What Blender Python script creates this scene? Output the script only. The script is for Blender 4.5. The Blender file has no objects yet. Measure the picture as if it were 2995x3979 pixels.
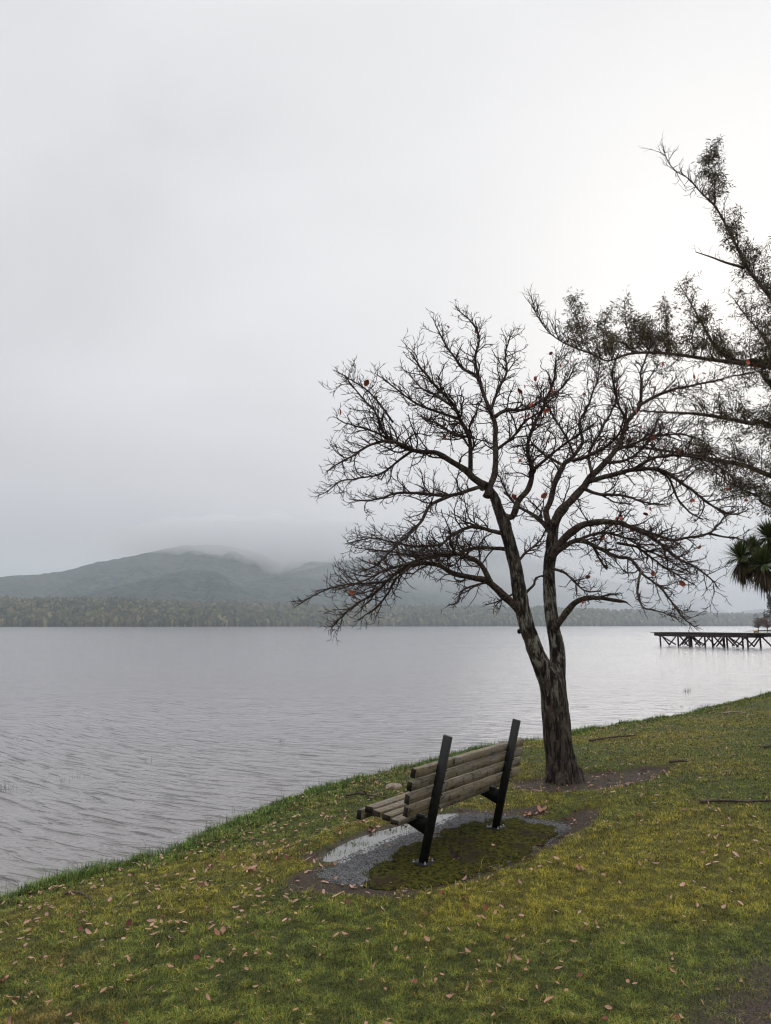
import bpy, math, random
import numpy as np
from mathutils import Vector, Matrix
R = math.radians
rng = np.random.default_rng(7); random.seed(7)
SC = bpy.context.scene
COL = SC.collection

# ------------------------------------------------------------------ camera model
F = 2900.0; PITCH = math.atan(.1522); H = 2.45
CP, SP = math.cos(PITCH), math.sin(PITCH)
def ray(X, Y):
    u = (X-1497.5)/F; v = (1989.5-Y)/F
    return np.array([u, CP-v*SP, SP+v*CP])
def P(X, Y, d):                       # point seen at X, Y lying d metres ahead
    r = ray(X, Y); return np.array([0, 0, H]) + r*(d/r[1])
def on_z(X, Y, z):
    r = ray(X, Y); t = (z-H)/r[2]; return np.array([0, 0, H]) + r*t

# ------------------------------------------------------------------ noise
def _h(ix, iy, seed):
    n = (ix*374761393 + iy*668265263 + seed*974634777) & 0xffffffff
    n = ((n ^ (n >> 13))*1274126177) & 0xffffffff
    return ((n ^ (n >> 16)) & 0xffff)/65535.0
def vn(x, y, seed=0):
    x = np.asarray(x, float); y = np.asarray(y, float)
    ix = np.floor(x).astype(np.int64); iy = np.floor(y).astype(np.int64)
    fx = x-ix; fy = y-iy; fx = fx*fx*(3-2*fx); fy = fy*fy*(3-2*fy)
    a = _h(ix, iy, seed); b = _h(ix+1, iy, seed); c = _h(ix, iy+1, seed); d = _h(ix+1, iy+1, seed)
    return (a*(1-fx)+b*fx)*(1-fy)+(c*(1-fx)+d*fx)*fy
def fbm(x, y, seed=0, o=4):
    s = 0; a = .5; t = 0
    for k in range(o):
        s = s+a*vn(np.asarray(x)*2**k+17*k, np.asarray(y)*2**k-9*k, seed+k); t += a; a *= .5
    return s/t
def sstep(a, b, x):
    t = np.clip((x-a)/(b-a), 0, 1); return t*t*(3-2*t)

# ------------------------------------------------------------------ object helpers
def tag(o, label=None, cat=None, group=None, kind=None):
    if label: o['label'] = label
    if cat: o['category'] = cat
    if group: o['group'] = group
    if kind: o['kind'] = kind
    return o
def empty(name, loc=(0, 0, 0), rz=0):
    o = bpy.data.objects.new(name, None); COL.objects.link(o)
    o.location = loc; o.rotation_euler = (0, 0, rz); o.empty_display_size = .2
    return o
class MB:
    def __init__(s): s.v = []; s.f = []; s.c = []; s.n = 0
    def add(s, v, f, c=None):
        v = np.asarray(v, float).reshape(-1, 3)
        s.v.append(v)
        for q in f: s.f.append([i+s.n for i in q])
        if c is not None: s.c.append(np.tile(np.asarray(c, float), (len(v), 1)) if np.ndim(c) == 1 else np.asarray(c, float))
        s.n += len(v)
    def tube(s, pts, rad, sides=6, cap=True, c=None):
        pts = np.asarray(pts, float); n = len(pts)
        t = np.empty_like(pts); t[1:-1] = pts[2:]-pts[:-2]; t[0] = pts[1]-pts[0]; t[-1] = pts[-1]-pts[-2]
        t /= np.linalg.norm(t, axis=1)[:, None]+1e-9
        a0 = np.array([.31, .91, .27]); 
        if abs(t[0] @ a0) > .9: a0 = np.array([1, 0, 0.])
        u = np.cross(t, a0); u /= np.linalg.norm(u, axis=1)[:, None]+1e-9
        w = np.cross(t, u)
        ang = np.arange(sides)*2*math.pi/sides
        rad = np.broadcast_to(np.asarray(rad, float), (n,))
        ring = pts[:, None, :]+rad[:, None, None]*(np.cos(ang)[None, :, None]*u[:, None, :]+np.sin(ang)[None, :, None]*w[:, None, :])
        f = []
        for i in range(n-1):
            for k in range(sides):
                k2 = (k+1) % sides
                f.append((i*sides+k, i*sides+k2, (i+1)*sides+k2, (i+1)*sides+k))
        if cap: f.append(tuple(range(sides-1, -1, -1))); f.append(tuple((n-1)*sides+k for k in range(sides)))
        s.add(ring.reshape(-1, 3), f, c)
    def box(s, c, h, M=None, bev=0, jit=0):      # centre, half size
        h = np.array(h, float)
        if bev:
            v = []
            for sx in (-1, 1):
                prof = [(h[1]-bev, h[2]), (h[1], h[2]-bev), (h[1], -h[2]+bev), (h[1]-bev, -h[2]), (-h[1]+bev, -h[2]), (-h[1], -h[2]+bev), (-h[1], h[2]-bev), (-h[1]+bev, h[2])]
                v += [(sx*h[0], a, b) for a, b in prof]
            f = [tuple(range(8)), tuple(range(15, 7, -1))]+[(k, k+8, (k+1) % 8+8, (k+1) % 8) for k in range(8)]
            v = np.array(v)
        else:
            v = np.array([(sx*h[0], sy*h[1], sz*h[2]) for sx in (-1, 1) for sy in (-1, 1) for sz in (-1, 1)])
            f = [(0, 1, 3, 2), (4, 6, 7, 5), (0, 4, 5, 1), (2, 3, 7, 6), (0, 2, 6, 4), (1, 5, 7, 3)]
        if M is not None: v = v @ np.asarray(M, float).T
        s.add(v+np.asarray(c, float), f)
    def build(s, name, m, parent=None, smooth=False):
        me = bpy.data.meshes.new(name)
        V = np.concatenate(s.v) if s.v else np.zeros((0, 3))
        me.vertices.add(len(V)); me.vertices.foreach_set('co', V.astype(np.float32).ravel())
        L = np.fromiter((i for q in s.f for i in q), dtype=np.int32)
        ln = np.fromiter((len(q) for q in s.f), dtype=np.int32)
        st = np.concatenate([[0], np.cumsum(ln)[:-1]]).astype(np.int32)
        me.loops.add(len(L)); me.loops.foreach_set('vertex_index', L)
        me.polygons.add(len(ln)); me.polygons.foreach_set('loop_start', st); me.polygons.foreach_set('loop_total', ln)
        if smooth: me.polygons.foreach_set('use_smooth', np.ones(len(ln), bool))
        me.update(calc_edges=True); me.validate()
        if s.c:
            C = np.concatenate(s.c); 
            if C.shape[1] == 3: C = np.hstack([C, np.ones((len(C), 1))])
            a = me.color_attributes.new('Col', 'FLOAT_COLOR', 'POINT'); a.data.foreach_set('color', C.astype(np.float32).ravel())
        if m: me.materials.append(m)
        o = bpy.data.objects.new(name, me); COL.objects.link(o); o.parent = parent
        return o
def raw_mesh(name, V, Fa, m, C=None, smooth=False, parent=None):
    """V (n,3); Fa list of int arrays (k, sides)"""
    me = bpy.data.meshes.new(name)
    me.vertices.add(len(V)); me.vertices.foreach_set('co', np.ascontiguousarray(V, np.float32).ravel())
    L = np.concatenate([f.ravel() for f in Fa]).astype(np.int32)
    ln = np.concatenate([np.full(len(f), f.shape[1]) for f in Fa]).astype(np.int32)
    st = np.concatenate([[0], np.cumsum(ln)[:-1]]).astype(np.int32)
    me.loops.add(len(L)); me.loops.foreach_set('vertex_index', L)
    me.polygons.add(len(ln)); me.polygons.foreach_set('loop_start', st); me.polygons.foreach_set('loop_total', ln)
    if smooth: me.polygons.foreach_set('use_smooth', np.ones(len(ln), bool))
    me.update(calc_edges=True)
    if C is not None:
        if C.shape[1] == 3: C = np.hstack([C, np.ones((len(C), 1))])
        a = me.color_attributes.new('Col', 'FLOAT_COLOR', 'POINT'); a.data.foreach_set('color', C.astype(np.float32).ravel())
    me.materials.append(m)
    o = bpy.data.objects.new(name, me); COL.objects.link(o); o.parent = parent
    return o
def grid_faces(nr, nc):
    i = (np.arange(nr-1)[:, None]*nc+np.arange(nc-1)[None, :]).ravel()
    return np.stack([i, i+1, i+nc+1, i+nc], 1)

# ------------------------------------------------------------------ materials
class Mat:
    def __init__(s, name):
        s.m = bpy.data.materials.new(name); s.m.use_nodes = True
        s.t = s.m.node_tree; s.b = s.t.nodes['Principled BSDF']; s.N = s.t.nodes; s.L = s.t.links
        s.co = s.N.new('ShaderNodeTexCoord')
    def n(s, typ, **k):
        x = s.N.new(typ)
        for a, b in k.items(): setattr(x, a, b)
        return x
    def set(s, node, i, v):
        if isinstance(v, bpy.types.NodeSocket): s.L.new(v, node.inputs[i])
        elif v is not None: node.inputs[i].default_value = v
    def map(s, scale=(1, 1, 1), rot=(0, 0, 0), src=None):
        x = s.n('ShaderNodeMapping'); x.inputs['Scale'].default_value = scale; x.inputs['Rotation'].default_value = rot
        s.L.new(src or s.co.outputs['Object'], x.inputs['Vector']); return x.outputs[0]
    def noise(s, scale, detail=4, rough=.55, vec=None, dist=0):
        x = s.n('ShaderNodeTexNoise'); x.inputs['Scale'].default_value = scale; x.inputs['Detail'].default_value = detail
        x.inputs['Roughness'].default_value = rough; x.inputs['Distortion'].default_value = dist
        s.L.new(vec or s.co.outputs['Object'], x.inputs['Vector']); return x.outputs[0]
    def vor(s, scale, vec=None, out='Distance', feature='F1'):
        x = s.n('ShaderNodeTexVoronoi', feature=feature); x.inputs['Scale'].default_value = scale
        s.L.new(vec or s.co.outputs['Object'], x.inputs['Vector']); return x.outputs[out]
    def ramp(s, src, stops):
        x = s.n('ShaderNodeValToRGB'); e = x.color_ramp.elements
        while len(e) < len(stops): e.new(.5)
        for a, (p, c) in zip(e, stops):
            a.position = p; a.color = (*c, 1) if not np.isscalar(c) else (c, c, c, 1)
        s.L.new(src, x.inputs[0]); return x.outputs[0]
    def mix(s, f, a, b, mode='MIX'):
        x = s.n('ShaderNodeMix', data_type='RGBA', blend_type=mode)
        s.set(x, 0, f)
        for i, v in ((6, a), (7, b)): s.set(x, i, (*v, 1) if isinstance(v, tuple) and len(v) == 3 else v)
        return x.outputs[2]
    def math(s, op, a, b=None, c=None):
        x = s.n('ShaderNodeMath', operation=op)
        for i, v in enumerate((a, b, c)):
            if v is not None: s.set(x, i, v)
        return x.outputs[0]
    def attr(s, name='Col'):
        x = s.n('ShaderNodeAttribute', attribute_name=name); return x.outputs['Color']
    def bump(s, h, strength=.5, dist=.02, normal=None):
        x = s.n('ShaderNodeBump'); x.inputs['Strength'].default_value = strength; x.inputs['Distance'].default_value = dist
        s.L.new(h, x.inputs['Height'])
        if normal is not None: s.L.new(normal, x.inputs['Normal'])
        return x.outputs[0]
    def done(s, col=None, rough=.8, normal=None, spec=None, metal=None):
        s.set(s.b, 'Base Color', (*col, 1) if isinstance(col, tuple) and len(col) == 3 else col)
        s.set(s.b, 'Roughness', rough)
        if normal is not None: s.L.new(normal, s.b.inputs['Normal'])
        if spec is not None: s.set(s.b, 'Specular IOR Level', spec)
        if metal is not None: s.set(s.b, 'Metallic', metal)
        return s.m

m = Mat('lawn_soil')
a = m.noise(1.3, 5); b = m.noise(18, 5); c = m.noise(90, 3)
sep = m.n('ShaderNodeSeparateColor'); m.L.new(m.attr(), sep.inputs[0])
mossc = m.mix(sep.outputs[1], (.060, .088, .014), (.20, .165, .018))
fine = m.noise(130, 3, .7)
mossc = m.mix(m.ramp(fine, [(.36, .92), (.60, 0)]), mossc, (.012, .018, .005))
mossc = m.mix(m.ramp(b, [(.50, 0), (.68, .6)]), mossc, (.020, .030, .008))
dirt = m.mix(m.ramp(c, [(.4, 0), (.65, 1)]), (.028, .02, .015), (.085, .06, .046))
col = m.mix(m.math('MULTIPLY', sep.outputs[0], 1.0), mossc, dirt)
mud = m.mix(m.ramp(b, [(.4, 0), (.6, 1)]), (.02, .015, .011), (.05, .038, .028))
col = m.mix(sep.outputs[2], col, mud)
h = m.math('ADD', m.math('MULTIPLY', b, .7), m.math('MULTIPLY', c, .4))
M_SOIL = m.done(col, m.ramp(sep.outputs[2], [(0, .9), (1, .35)]), m.bump(h, 1, .02), .3)

m = Mat('grass_blade'); M_GRASS = m.done(m.attr(), .62, None, .25)
m.b.inputs['Transmission Weight'].default_value = 0
m = Mat('leaf_generic'); M_LEAFC = m.done(m.attr(), .6, None, .3)

def leaf_mat(name, c1, c2):
    m = Mat(name); n1 = m.noise(60, 4)
    oi = m.n('ShaderNodeObjectInfo')
    col = m.mix(m.ramp(n1, [(.35, 0), (.7, 1)]), c1, c2)
    col = m.mix(m.math('MULTIPLY', oi.outputs['Random'], .45), col, tuple(x*.45 for x in c2))
    return m.done(col, .55, m.bump(n1, .4, .003), .35)
M_PINK = leaf_mat('leaf_pink_tan', (.32, .15, .095), (.48, .26, .17))
M_TAN = leaf_mat('leaf_straw', (.30, .19, .09), (.42, .27, .14))
M_RED = leaf_mat('leaf_dark_red', (.14, .028, .018), (.22, .06, .035))

m = Mat('gravel'); v = m.vor(95, out='Color'); d = m.vor(95)
s2 = m.n('ShaderNodeSeparateColor'); m.L.new(v, s2.inputs[0])
base = m.mix(m.noise(4, 4), (.045, .046, .048), (.12, .122, .126)); base = m.mix(m.ramp(m.noise(6, 5, .7), [(.55, 0), (.7, .7)]), base, (.05, .036, .026))
M_GRAVEL = m.done(m.mix(s2.outputs[0], base, (.14, .143, .15)), .7, m.bump(d, 1, .006), .4)
m = Mat('pebble'); M_PEB = m.done(m.attr(), .55, None, .5)
m = Mat('pad_moss'); n1 = m.noise(30, 5); n2 = m.noise(3.5, 4)
col = m.mix(m.ramp(n1, [(.35, 0), (.62, 1)]), (.010, .012, .004), (.075, .072, .011))
M_MOSS = m.done(m.mix(m.ramp(n2, [(.5, 0), (.68, 1)]), col, (.035, .026, .015)), .95, m.bump(n1, 1, .02), .1)
m = Mat('puddle_water'); M_PUD = m.done((.06, .055, .05), .03, m.bump(m.noise(5, 2), .04, .01), .8); m.b.inputs['IOR'].default_value = 2.5

# water
m = Mat('lake_water')
sx = m.n('ShaderNodeSeparateXYZ'); m.L.new(m.co.outputs['Object'], sx.inputs[0])
xcl = m.math('MAXIMUM', m.math('MINIMUM', sx.outputs[0], 2.0), -9.0)
xm = m.math('SUBTRACT', xcl, 1.0)
kx = m.math('ADD', m.math('MULTIPLY', sx.outputs[0], .08), m.math('MULTIPLY', m.math('MULTIPLY', xm, xm), -.055))
q = m.math('ADD', sx.outputs[1], kx)
cv = m.n('ShaderNodeCombineXYZ'); m.L.new(m.math('MULTIPLY', sx.outputs[0], .75), cv.inputs[0]); m.L.new(m.math('MULTIPLY', q, 2.6), cv.inputs[1])
rip = m.noise(2.1, 2, .45, cv.outputs[0], .6)
big = m.noise(.55, 2, .5, m.map((.5, 1.6, 1)))
chop = m.noise(5.5, 3, .6, m.map((.75, 1.9, 1)))
swell = m.noise(.45, 3, .6, m.map((.35, 1.4, 1)))
near = m.ramp(m.math('DIVIDE', sx.outputs[1], 60.0), [(.05, 1.0), (.35, .55), (.9, .12)])
calm = m.ramp(m.noise(.05, 3, .5, m.map((.25, 1, 1))), [(.4, .35), (.6, 1)])
sharp = m.math('POWER', m.math('MULTIPLY', rip, 1.4), 6.5)
h1 = m.math('MULTIPLY', m.math('MULTIPLY', sharp, near), .62)
h2 = m.math('MULTIPLY', chop, m.math('MULTIPLY', calm, .22))
h3 = m.math('MULTIPLY', swell, .18)
micro = m.math('MULTIPLY', m.noise(15, 2, .6, m.map((.7, 1.5, 1))), .08)
h2 = m.math('ADD', h2, micro)
hh = m.math('ADD', m.math('ADD', h1, h2), m.math('ADD', h3, m.math('MULTIPLY', big, .25)))
nrm = m.bump(hh, 1.0, .105)
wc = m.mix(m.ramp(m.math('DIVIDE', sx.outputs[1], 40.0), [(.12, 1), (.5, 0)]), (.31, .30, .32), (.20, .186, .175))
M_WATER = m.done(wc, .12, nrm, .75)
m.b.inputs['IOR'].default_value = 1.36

m = Mat('bark')
st = m.map((1, 1, .22)); n1 = m.noise(22, 6, .65, st, .6); n2 = m.noise(15, 5, .65, m.map((1, 1, .45))); n3 = m.noise(70, 4, .6, st)
v = m.vor(26, m.map((1, 1, .28)))
col = m.mix(m.ramp(n1, [(.42, 0), (.56, 1)]), (.010, .008, .007), (.075, .056, .042))
sz = m.n('ShaderNodeSeparateXYZ'); m.L.new(m.co.outputs['Object'], sz.inputs[0])
hi = m.ramp(m.math('DIVIDE', sz.outputs[2], 5.0), [(.12, .12), (.36, 1.0), (.62, .3)])
pale = m.math('MULTIPLY', m.ramp(n2, [(.47, 0), (.53, 1)]), m.ramp(n1, [(.47, 0), (.53, 1)]))
pale = m.math('MULTIPLY', pale, hi)
col = m.mix(pale, col, m.mix(m.noise(40, 3), (.16, .155, .125), (.30, .29, .24)))
scar = m.ramp(n3, [(.5, 0), (.62, .5)])
col = m.mix(m.math('MULTIPLY', scar, .5), col, (.012, .009, .008))
hb = m.math('ADD', m.math('MULTIPLY', n1, 1.0), m.math('ADD', m.math('MULTIPLY', v, .6), m.math('MULTIPLY', n3, .35)))
M_BARK = m.done(col, .85, m.bump(hb, 1, .03), .25)
m = Mat('limb_bark'); n1 = m.noise(30, 5, .6); n2 = m.noise(7, 4)
col = m.mix(m.ramp(n1, [(.4, 0), (.65, 1)]), (.020, .014, .012), (.095, .068, .056))
col = m.mix(m.math('MULTIPLY', m.ramp(n2, [(.55, 0), (.66, 1)]), .7), col, (.10, .10, .055))
M_LIMB = m.done(col, .85, m.bump(n1, 1, .012), .25)
m = Mat('twig_bark'); n1 = m.noise(8, 3)
M_TWIG = m.done(m.mix(n1, (.020, .012, .010), (.070, .042, .034)), .8, None, .2)
m = Mat('gum_bark'); n1 = m.noise(8, 5, .6, m.map((1, 1, 1)))
M_GUM = m.done(m.mix(m.ramp(n1, [(.4, 0), (.65, 1)]), (.05, .035, .028), (.14, .10, .08)), .75, m.bump(n1, .8, .02), .25)
m = Mat('bench_wood')
st = m.map((2.2, 75, 75)); n1 = m.noise(2, 6, .65, st, .3); n2 = m.noise(7, 5, .6); n3 = m.noise(45, 4, .6)
g = m.mix(m.ramp(n1, [(.3, 0), (.7, 1)]), (.065, .052, .040), (.34, .30, .24))
col = m.mix(m.math('MULTIPLY', m.ramp(n2, [(.45, 0), (.65, 1)]), .55), g, (.24, .17, .07))
col = m.mix(m.math('MULTIPLY', m.ramp(n3, [(.58, 0), (.66, 1)]), m.ramp(n2, [(.42, 0), (.6, 1)])), col, (.20, .20, .13))
col = m.mix(m.ramp(m.noise(16, 5, .7), [(.53, 0), (.68, .9)]), col, (.020, .016, .012))
M_WOOD = m.done(col, .8, m.bump(m.math('ADD', n1, m.math('MULTIPLY', n3, .5)), 1, .006), .3)
m = Mat('end_grain'); st = m.vor(30)
M_END = m.done(m.mix(m.noise(50, 4), (.012, .010, .008), (.045, .038, .03)), .9, None, .2)
m = Mat('black_steel'); n1 = m.noise(25, 5)
M_STEEL = m.done(m.mix(m.ramp(n1, [(.5, 0), (.75, 1)]), (.010, .0105, .011), (.028, .028, .026)), m.ramp(n1, [(.3, .42), (.7, .6)]), m.bump(m.noise(120, 3), .25, .002), .25)
m = Mat('galvanised_bolt'); M_BOLT = m.done((.30, .31, .33), .35, m.bump(m.noise(80, 3), .3, .002), .5, .7)
m = Mat('jetty_timber'); n1 = m.noise(1.2, 5, .6, m.map((1, 1, 5)))
M_JET = m.done(m.mix(m.ramp(n1, [(.35, 0), (.65, 1)]), (.018, .014, .013), (.06, .045, .04)), .85, m.bump(n1, .6, .05), .2)
m = Mat('jetty_moss'); n1 = m.noise(.9, 5)
M_JTOP = m.done(m.mix(m.ramp(n1, [(.4, 0), (.6, 1)]), (.05, .045, .04), (.04, .075, .02)), .9, None, .2)
m = Mat('stone'); n1 = m.noise(25, 5, .6)
M_STONE = m.done(m.mix(m.ramp(n1, [(.35, 0), (.65, 1)]), (.16, .12, .09), (.38, .31, .25)), .85, m.bump(n1, .8, .01), .3)
m = Mat('stick_wood'); n1 = m.noise(30, 4, .6)
M_STICK = m.done(m.mix(m.ramp(n1, [(.35, 0), (.7, 1)]), (.03, .022, .017), (.13, .10, .08)), .8, m.bump(n1, .6, .004), .25)
m = Mat('pale_stick_wood'); M_PALE = m.done(m.mix(m.noise(40, 3), (.42, .30, .14), (.55, .42, .24)), .7)
m = Mat('hill_forest')
n1 = m.noise(.02, 6, .65); n2 = m.noise(.0035, 4); v = m.vor(.035)
col = m.mix(m.ramp(n1, [(.4, 0), (.68, 1)]), (.008, .022, .024), (.060, .085, .070))
col = m.mix(m.ramp(n2, [(.45, 0), (.7, .5)]), col, (.07, .07, .035))
spk = m.ramp(m.noise(.045, 4, .7), [(.66, 0), (.72, .7)])
col = m.mix(spk, col, (.20, .21, .17))
M_HILL = m.done(col, .95, m.bump(m.math('ADD', n1, v), 1, 14), .05)
m = Mat('forest_crown'); n1 = m.noise(.35, 5, .7)
M_FOR = m.done(m.mix(m.ramp(n1, [(.3, .25), (.7, 1)]), (0.004, .006, .005), m.attr(), 'MIX'), .95, m.bump(n1, 1, 1.2), .05)

# ------------------------------------------------------------------ ground height
SHORE = np.array([(-14, -9), (-8, -.2), (-3.29, 6.80), (-2.94, 7.37), (-2.36, 7.99), (-2.17, 8.53), (-1.62, 9.67), (-.88, 11.16), (-.23, 12.01), (.52, 13.0), (1.3, 14.0), (2.2, 14.9), (3.16, 15.6),
                  (4.12, 16.83), (5.66, 18.18), (7.84, 20.08), (9.17, 21.79), (11.05, 23.82), (13.43, 26.65), (16, 29.5), (24, 38), (40, 52), (70, 75), (110, 95)], float)
def shore_s(x, y):
    x = np.asarray(x, float); y = np.asarray(y, float)
    best = np.full(np.broadcast(x, y).shape, 1e9); sg = np.ones_like(best)
    for a, b in zip(SHORE[:-1], SHORE[1:]):
        d = b-a; L2 = d @ d
        t = np.clip(((x-a[0])*d[0]+(y-a[1])*d[1])/L2, 0, 1)
        dx = x-a[0]-t*d[0]; dy = y-a[1]-t*d[1]; q = dx*dx+dy*dy
        side = np.where(d[0]*dy-d[1]*dx < 0, 1.0, -1.0)
        k = q < best; best = np.where(k, q, best); sg = np.where(k, side, sg)
    return np.sqrt(best)*sg
def inpoly(x, y, poly):
    x = np.asarray(x, float); y = np.asarray(y, float); r = np.zeros(np.broadcast(x, y).shape, bool)
    n = len(poly)
    for i in range(n):
        x1, y1 = poly[i]; x2, y2 = poly[(i+1) % n]
        c = ((y1 > y) != (y2 > y)) & (x < (x2-x1)*(y-y1)/(y2-y1+1e-12)+x1)
        r ^= c
    return r
def pdist(x, y, poly):        # signed, positive inside
    best = np.full(np.broadcast(x, y).shape, 1e9)
    for i in range(len(poly)):
        a = poly[i]; b = poly[(i+1) % len(poly)]; d = b-a
        t = np.clip(((x-a[0])*d[0]+(y-a[1])*d[1])/(d @ d+1e-9), 0, 1)
        best = np.minimum(best, (x-a[0]-t*d[0])**2+(y-a[1]-t*d[1])**2)
    return np.sqrt(best)*np.where(inpoly(x, y, poly), 1, -1)
def wpoly(pts, z): return np.array([on_z(a, b, z)[:2] for a, b in pts])
ZP = .5
PAD = wpoly([(1219, 3395), (1345, 3334), (1532, 3255), (1713, 3197), (1785, 3163), (1864, 3158), (2001, 3172), (2145, 3190), (2215, 3212), (2120, 3277), (1965, 3349), (1821, 3405), (1677, 3440), (1460, 3450), (1300, 3430)], ZP)
MOSS = wpoly([(1370, 3390), (1450, 3348), (1532, 3308), (1713, 3236), (1821, 3194), (1905, 3178), (2010, 3186), (2110, 3212), (2175, 3232), (2130, 3280), (1975, 3352), (1831, 3408), (1687, 3445), (1480, 3452), (1400, 3430)], ZP)
DIRT6 = wpoly([(2180, 3225), (2240, 3225), (2150, 3290), (1990, 3362), (1835, 3425), (1690, 3462), (1500, 3470), (1500, 3448), (1680, 3438), (1830, 3400), (1965, 3345), (2110, 3275)], ZP)
PUD = wpoly([(1262, 3341), (1273, 3313), (1374, 3262), (1482, 3226), (1597, 3197), (1713, 3161), (1775, 3156), (1765, 3175), (1713, 3205), (1532, 3270), (1345, 3348)], ZP-.02)
TDIRT = wpoly([(2000, 3055), (1985, 3020), (2110, 3008), (2262, 3000), (2391, 3002), (2530, 2994), (2606, 2999), (2544, 3040), (2486, 3063), (2391, 3082), (2200, 3084), (2080, 3075)], ZP+.0)
DIRT2 = wpoly([(2540, 3979), (2680, 3830), (2830, 3720), (2995, 3630), (3200, 3700), (3200, 4100), (2600, 4100)], .85)
DIRT3 = wpoly([(1130, 3400), (1240, 3360), (1230, 3420), (1330, 3440), (1620, 3462), (1600, 3478), (1300, 3470), (1120, 3440)], ZP)
DIRT4 = wpoly([(2150, 3185), (2230, 3160), (2330, 3150), (2340, 3180), (2250, 3225), (2180, 3240)], ZP+.01)
DIRT5 = wpoly([(1180, 3330), (1290, 3275), (1480, 3205), (1600, 3175), (1780, 3135), (1960, 3150), (2100, 3140), (2120, 3170), (1860, 3165), (1700, 3175), (1400, 3270), (1260, 3345)], ZP)
_S = [-12, -3, -.6, -.1, 0, .3, 1, 3, 5, 7, 10, 20, 60]; _Z = [-1.6, -.7, -.25, -.02, .15, .215, .32, .49, .63, .80, .98, 1.4, 2.4]
def ground(x, y, fine=True):
    x = np.asarray(x, float); y = np.asarray(y, float)
    s = shore_s(x, y)+.16*(fbm(x*.9, y*.9, 5)-.5)*2
    z = np.interp(s, _S, _Z)+.05*(fbm(x*.35, y*.35, 11)-.5)*sstep(.5, 2, s)
    pd = pdist(x, y, PAD); w = sstep(-.45, .0, pd)
    z = z*(1-w)+(ZP-.006)*w
    qd = pdist(x, y, PUD); w = sstep(-.75, -.2, qd); z = z+w*(np.maximum(z, ZP-.008)-z); w = sstep(-.10, .05, qd+.03*(fbm(x*8, y*8, 15)-.5)); z = z*(1-w)+(ZP-.05)*w
    t = pdist(x, y, TDIRT); z = z-.05*sstep(-.12, .1, t)
    t = pdist(x, y, DIRT4); z = z-.04*sstep(-.12, .06, t)
    if fine: z = z+(.022*(fbm(x*5, y*5, 21, 3)-.5)+.012*(vn(x*19, y*19, 31)-.5))*sstep(0, .3, s)*(1-sstep(-.1, 0, pd))*(1-sstep(-.15, -.02, qd))
    return z
def on_g(X, Y):
    z = .5
    for _ in range(12):
        p = on_z(X, Y, z); z = .5*z+.5*float(ground(p[0], p[1]))
    return np.array([p[0], p[1], float(ground(p[0], p[1]))])
def masks(x, y):
    e = .07*(fbm(x*4, y*4, 41)-.5)*2
    d = np.zeros_like(x)
    for poly, w in ((TDIRT, .10), (DIRT2, .35), (DIRT3, .08), (DIRT4, .08), (DIRT5, .06), (DIRT6, .06)):
        d = np.maximum(d, sstep(-w, w*.5, pdist(x, y, poly)+e))
    mud = np.maximum(sstep(-.08, .02, pdist(x, y, PUD)+e*.5), sstep(.02, -.1, shore_s(x, y)))
    mud = np.maximum(mud, sstep(-.02, .02, pdist(x, y, PAD)))
    return d, mud

xs = np.concatenate([np.linspace(-60, -7, 40)[:-1], np.arange(-7, 9, .055), np.linspace(9, 30, 120)[1:], np.linspace(30, 120, 40)[1:]])
ys = np.concatenate([np.linspace(-12, 2.5, 30)[:-1], np.arange(2.5, 15, .055), np.linspace(15, 32, 150)[1:], np.linspace(32, 110, 50)[1:]])
BL = [(on_g(X, Y), r_, a_) for X, Y, r_, a_ in ((1900, 3520, 1.1, .16), (2350, 3400, 1.6, .15), (2650, 3050, 3.0, .13), (1650, 3520, .7, .10), (700, 3420, 1.0, .05), (800, 3850, 1.0, -.07), (1900, 3950, .8, -.06), (2500, 3850, .8, -.03), (2200, 3300, .6, .10), (400, 3700, .8, -.08))]
def turf_yel(px, py):
    b = 0*px
    for c, r_, a_ in BL: b = b+a_*np.exp(-((px-c[0])**2+(py-c[1])**2)/r_**2)
    v = b*.8+fbm(px*.7, py*.7, 71)*.75+.125+.22*(fbm(px*3.1, py*3.1, 73)-.5)+.20*(fbm(px*9, py*9, 72, 3)-.5)+.04*sstep(0, 4, px)-.03
    return .14+.66*sstep(.38, .78, v)
gx, gy = np.meshgrid(xs, ys)
gz = ground(gx, gy)
d_, mud_ = masks(gx, gy)
C = np.stack([d_.ravel(), turf_yel(gx, gy).ravel(), mud_.ravel()], 1)
o = raw_mesh('ground', np.stack([gx.ravel(), gy.ravel(), gz.ravel()], 1), [grid_faces(len(ys), len(xs))], M_SOIL, C, True)
tag(o, kind='structure')

# lake: fine enough sheet to the horizon
lx = np.array([-9000, -2000, -300, -60, -20, -5, 5, 20, 60, 300, 2000, 9000.]); ly = np.array([-80, -10, 5, 15, 30, 60, 120, 400, 1500, 5000, 12900.])
a, b = np.meshgrid(lx, ly)
o = raw_mesh('lake_water', np.stack([a.ravel(), b.ravel(), 0*a.ravel()], 1), [grid_faces(len(ly), len(lx))], M_WATER); tag(o, kind='structure')

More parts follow.
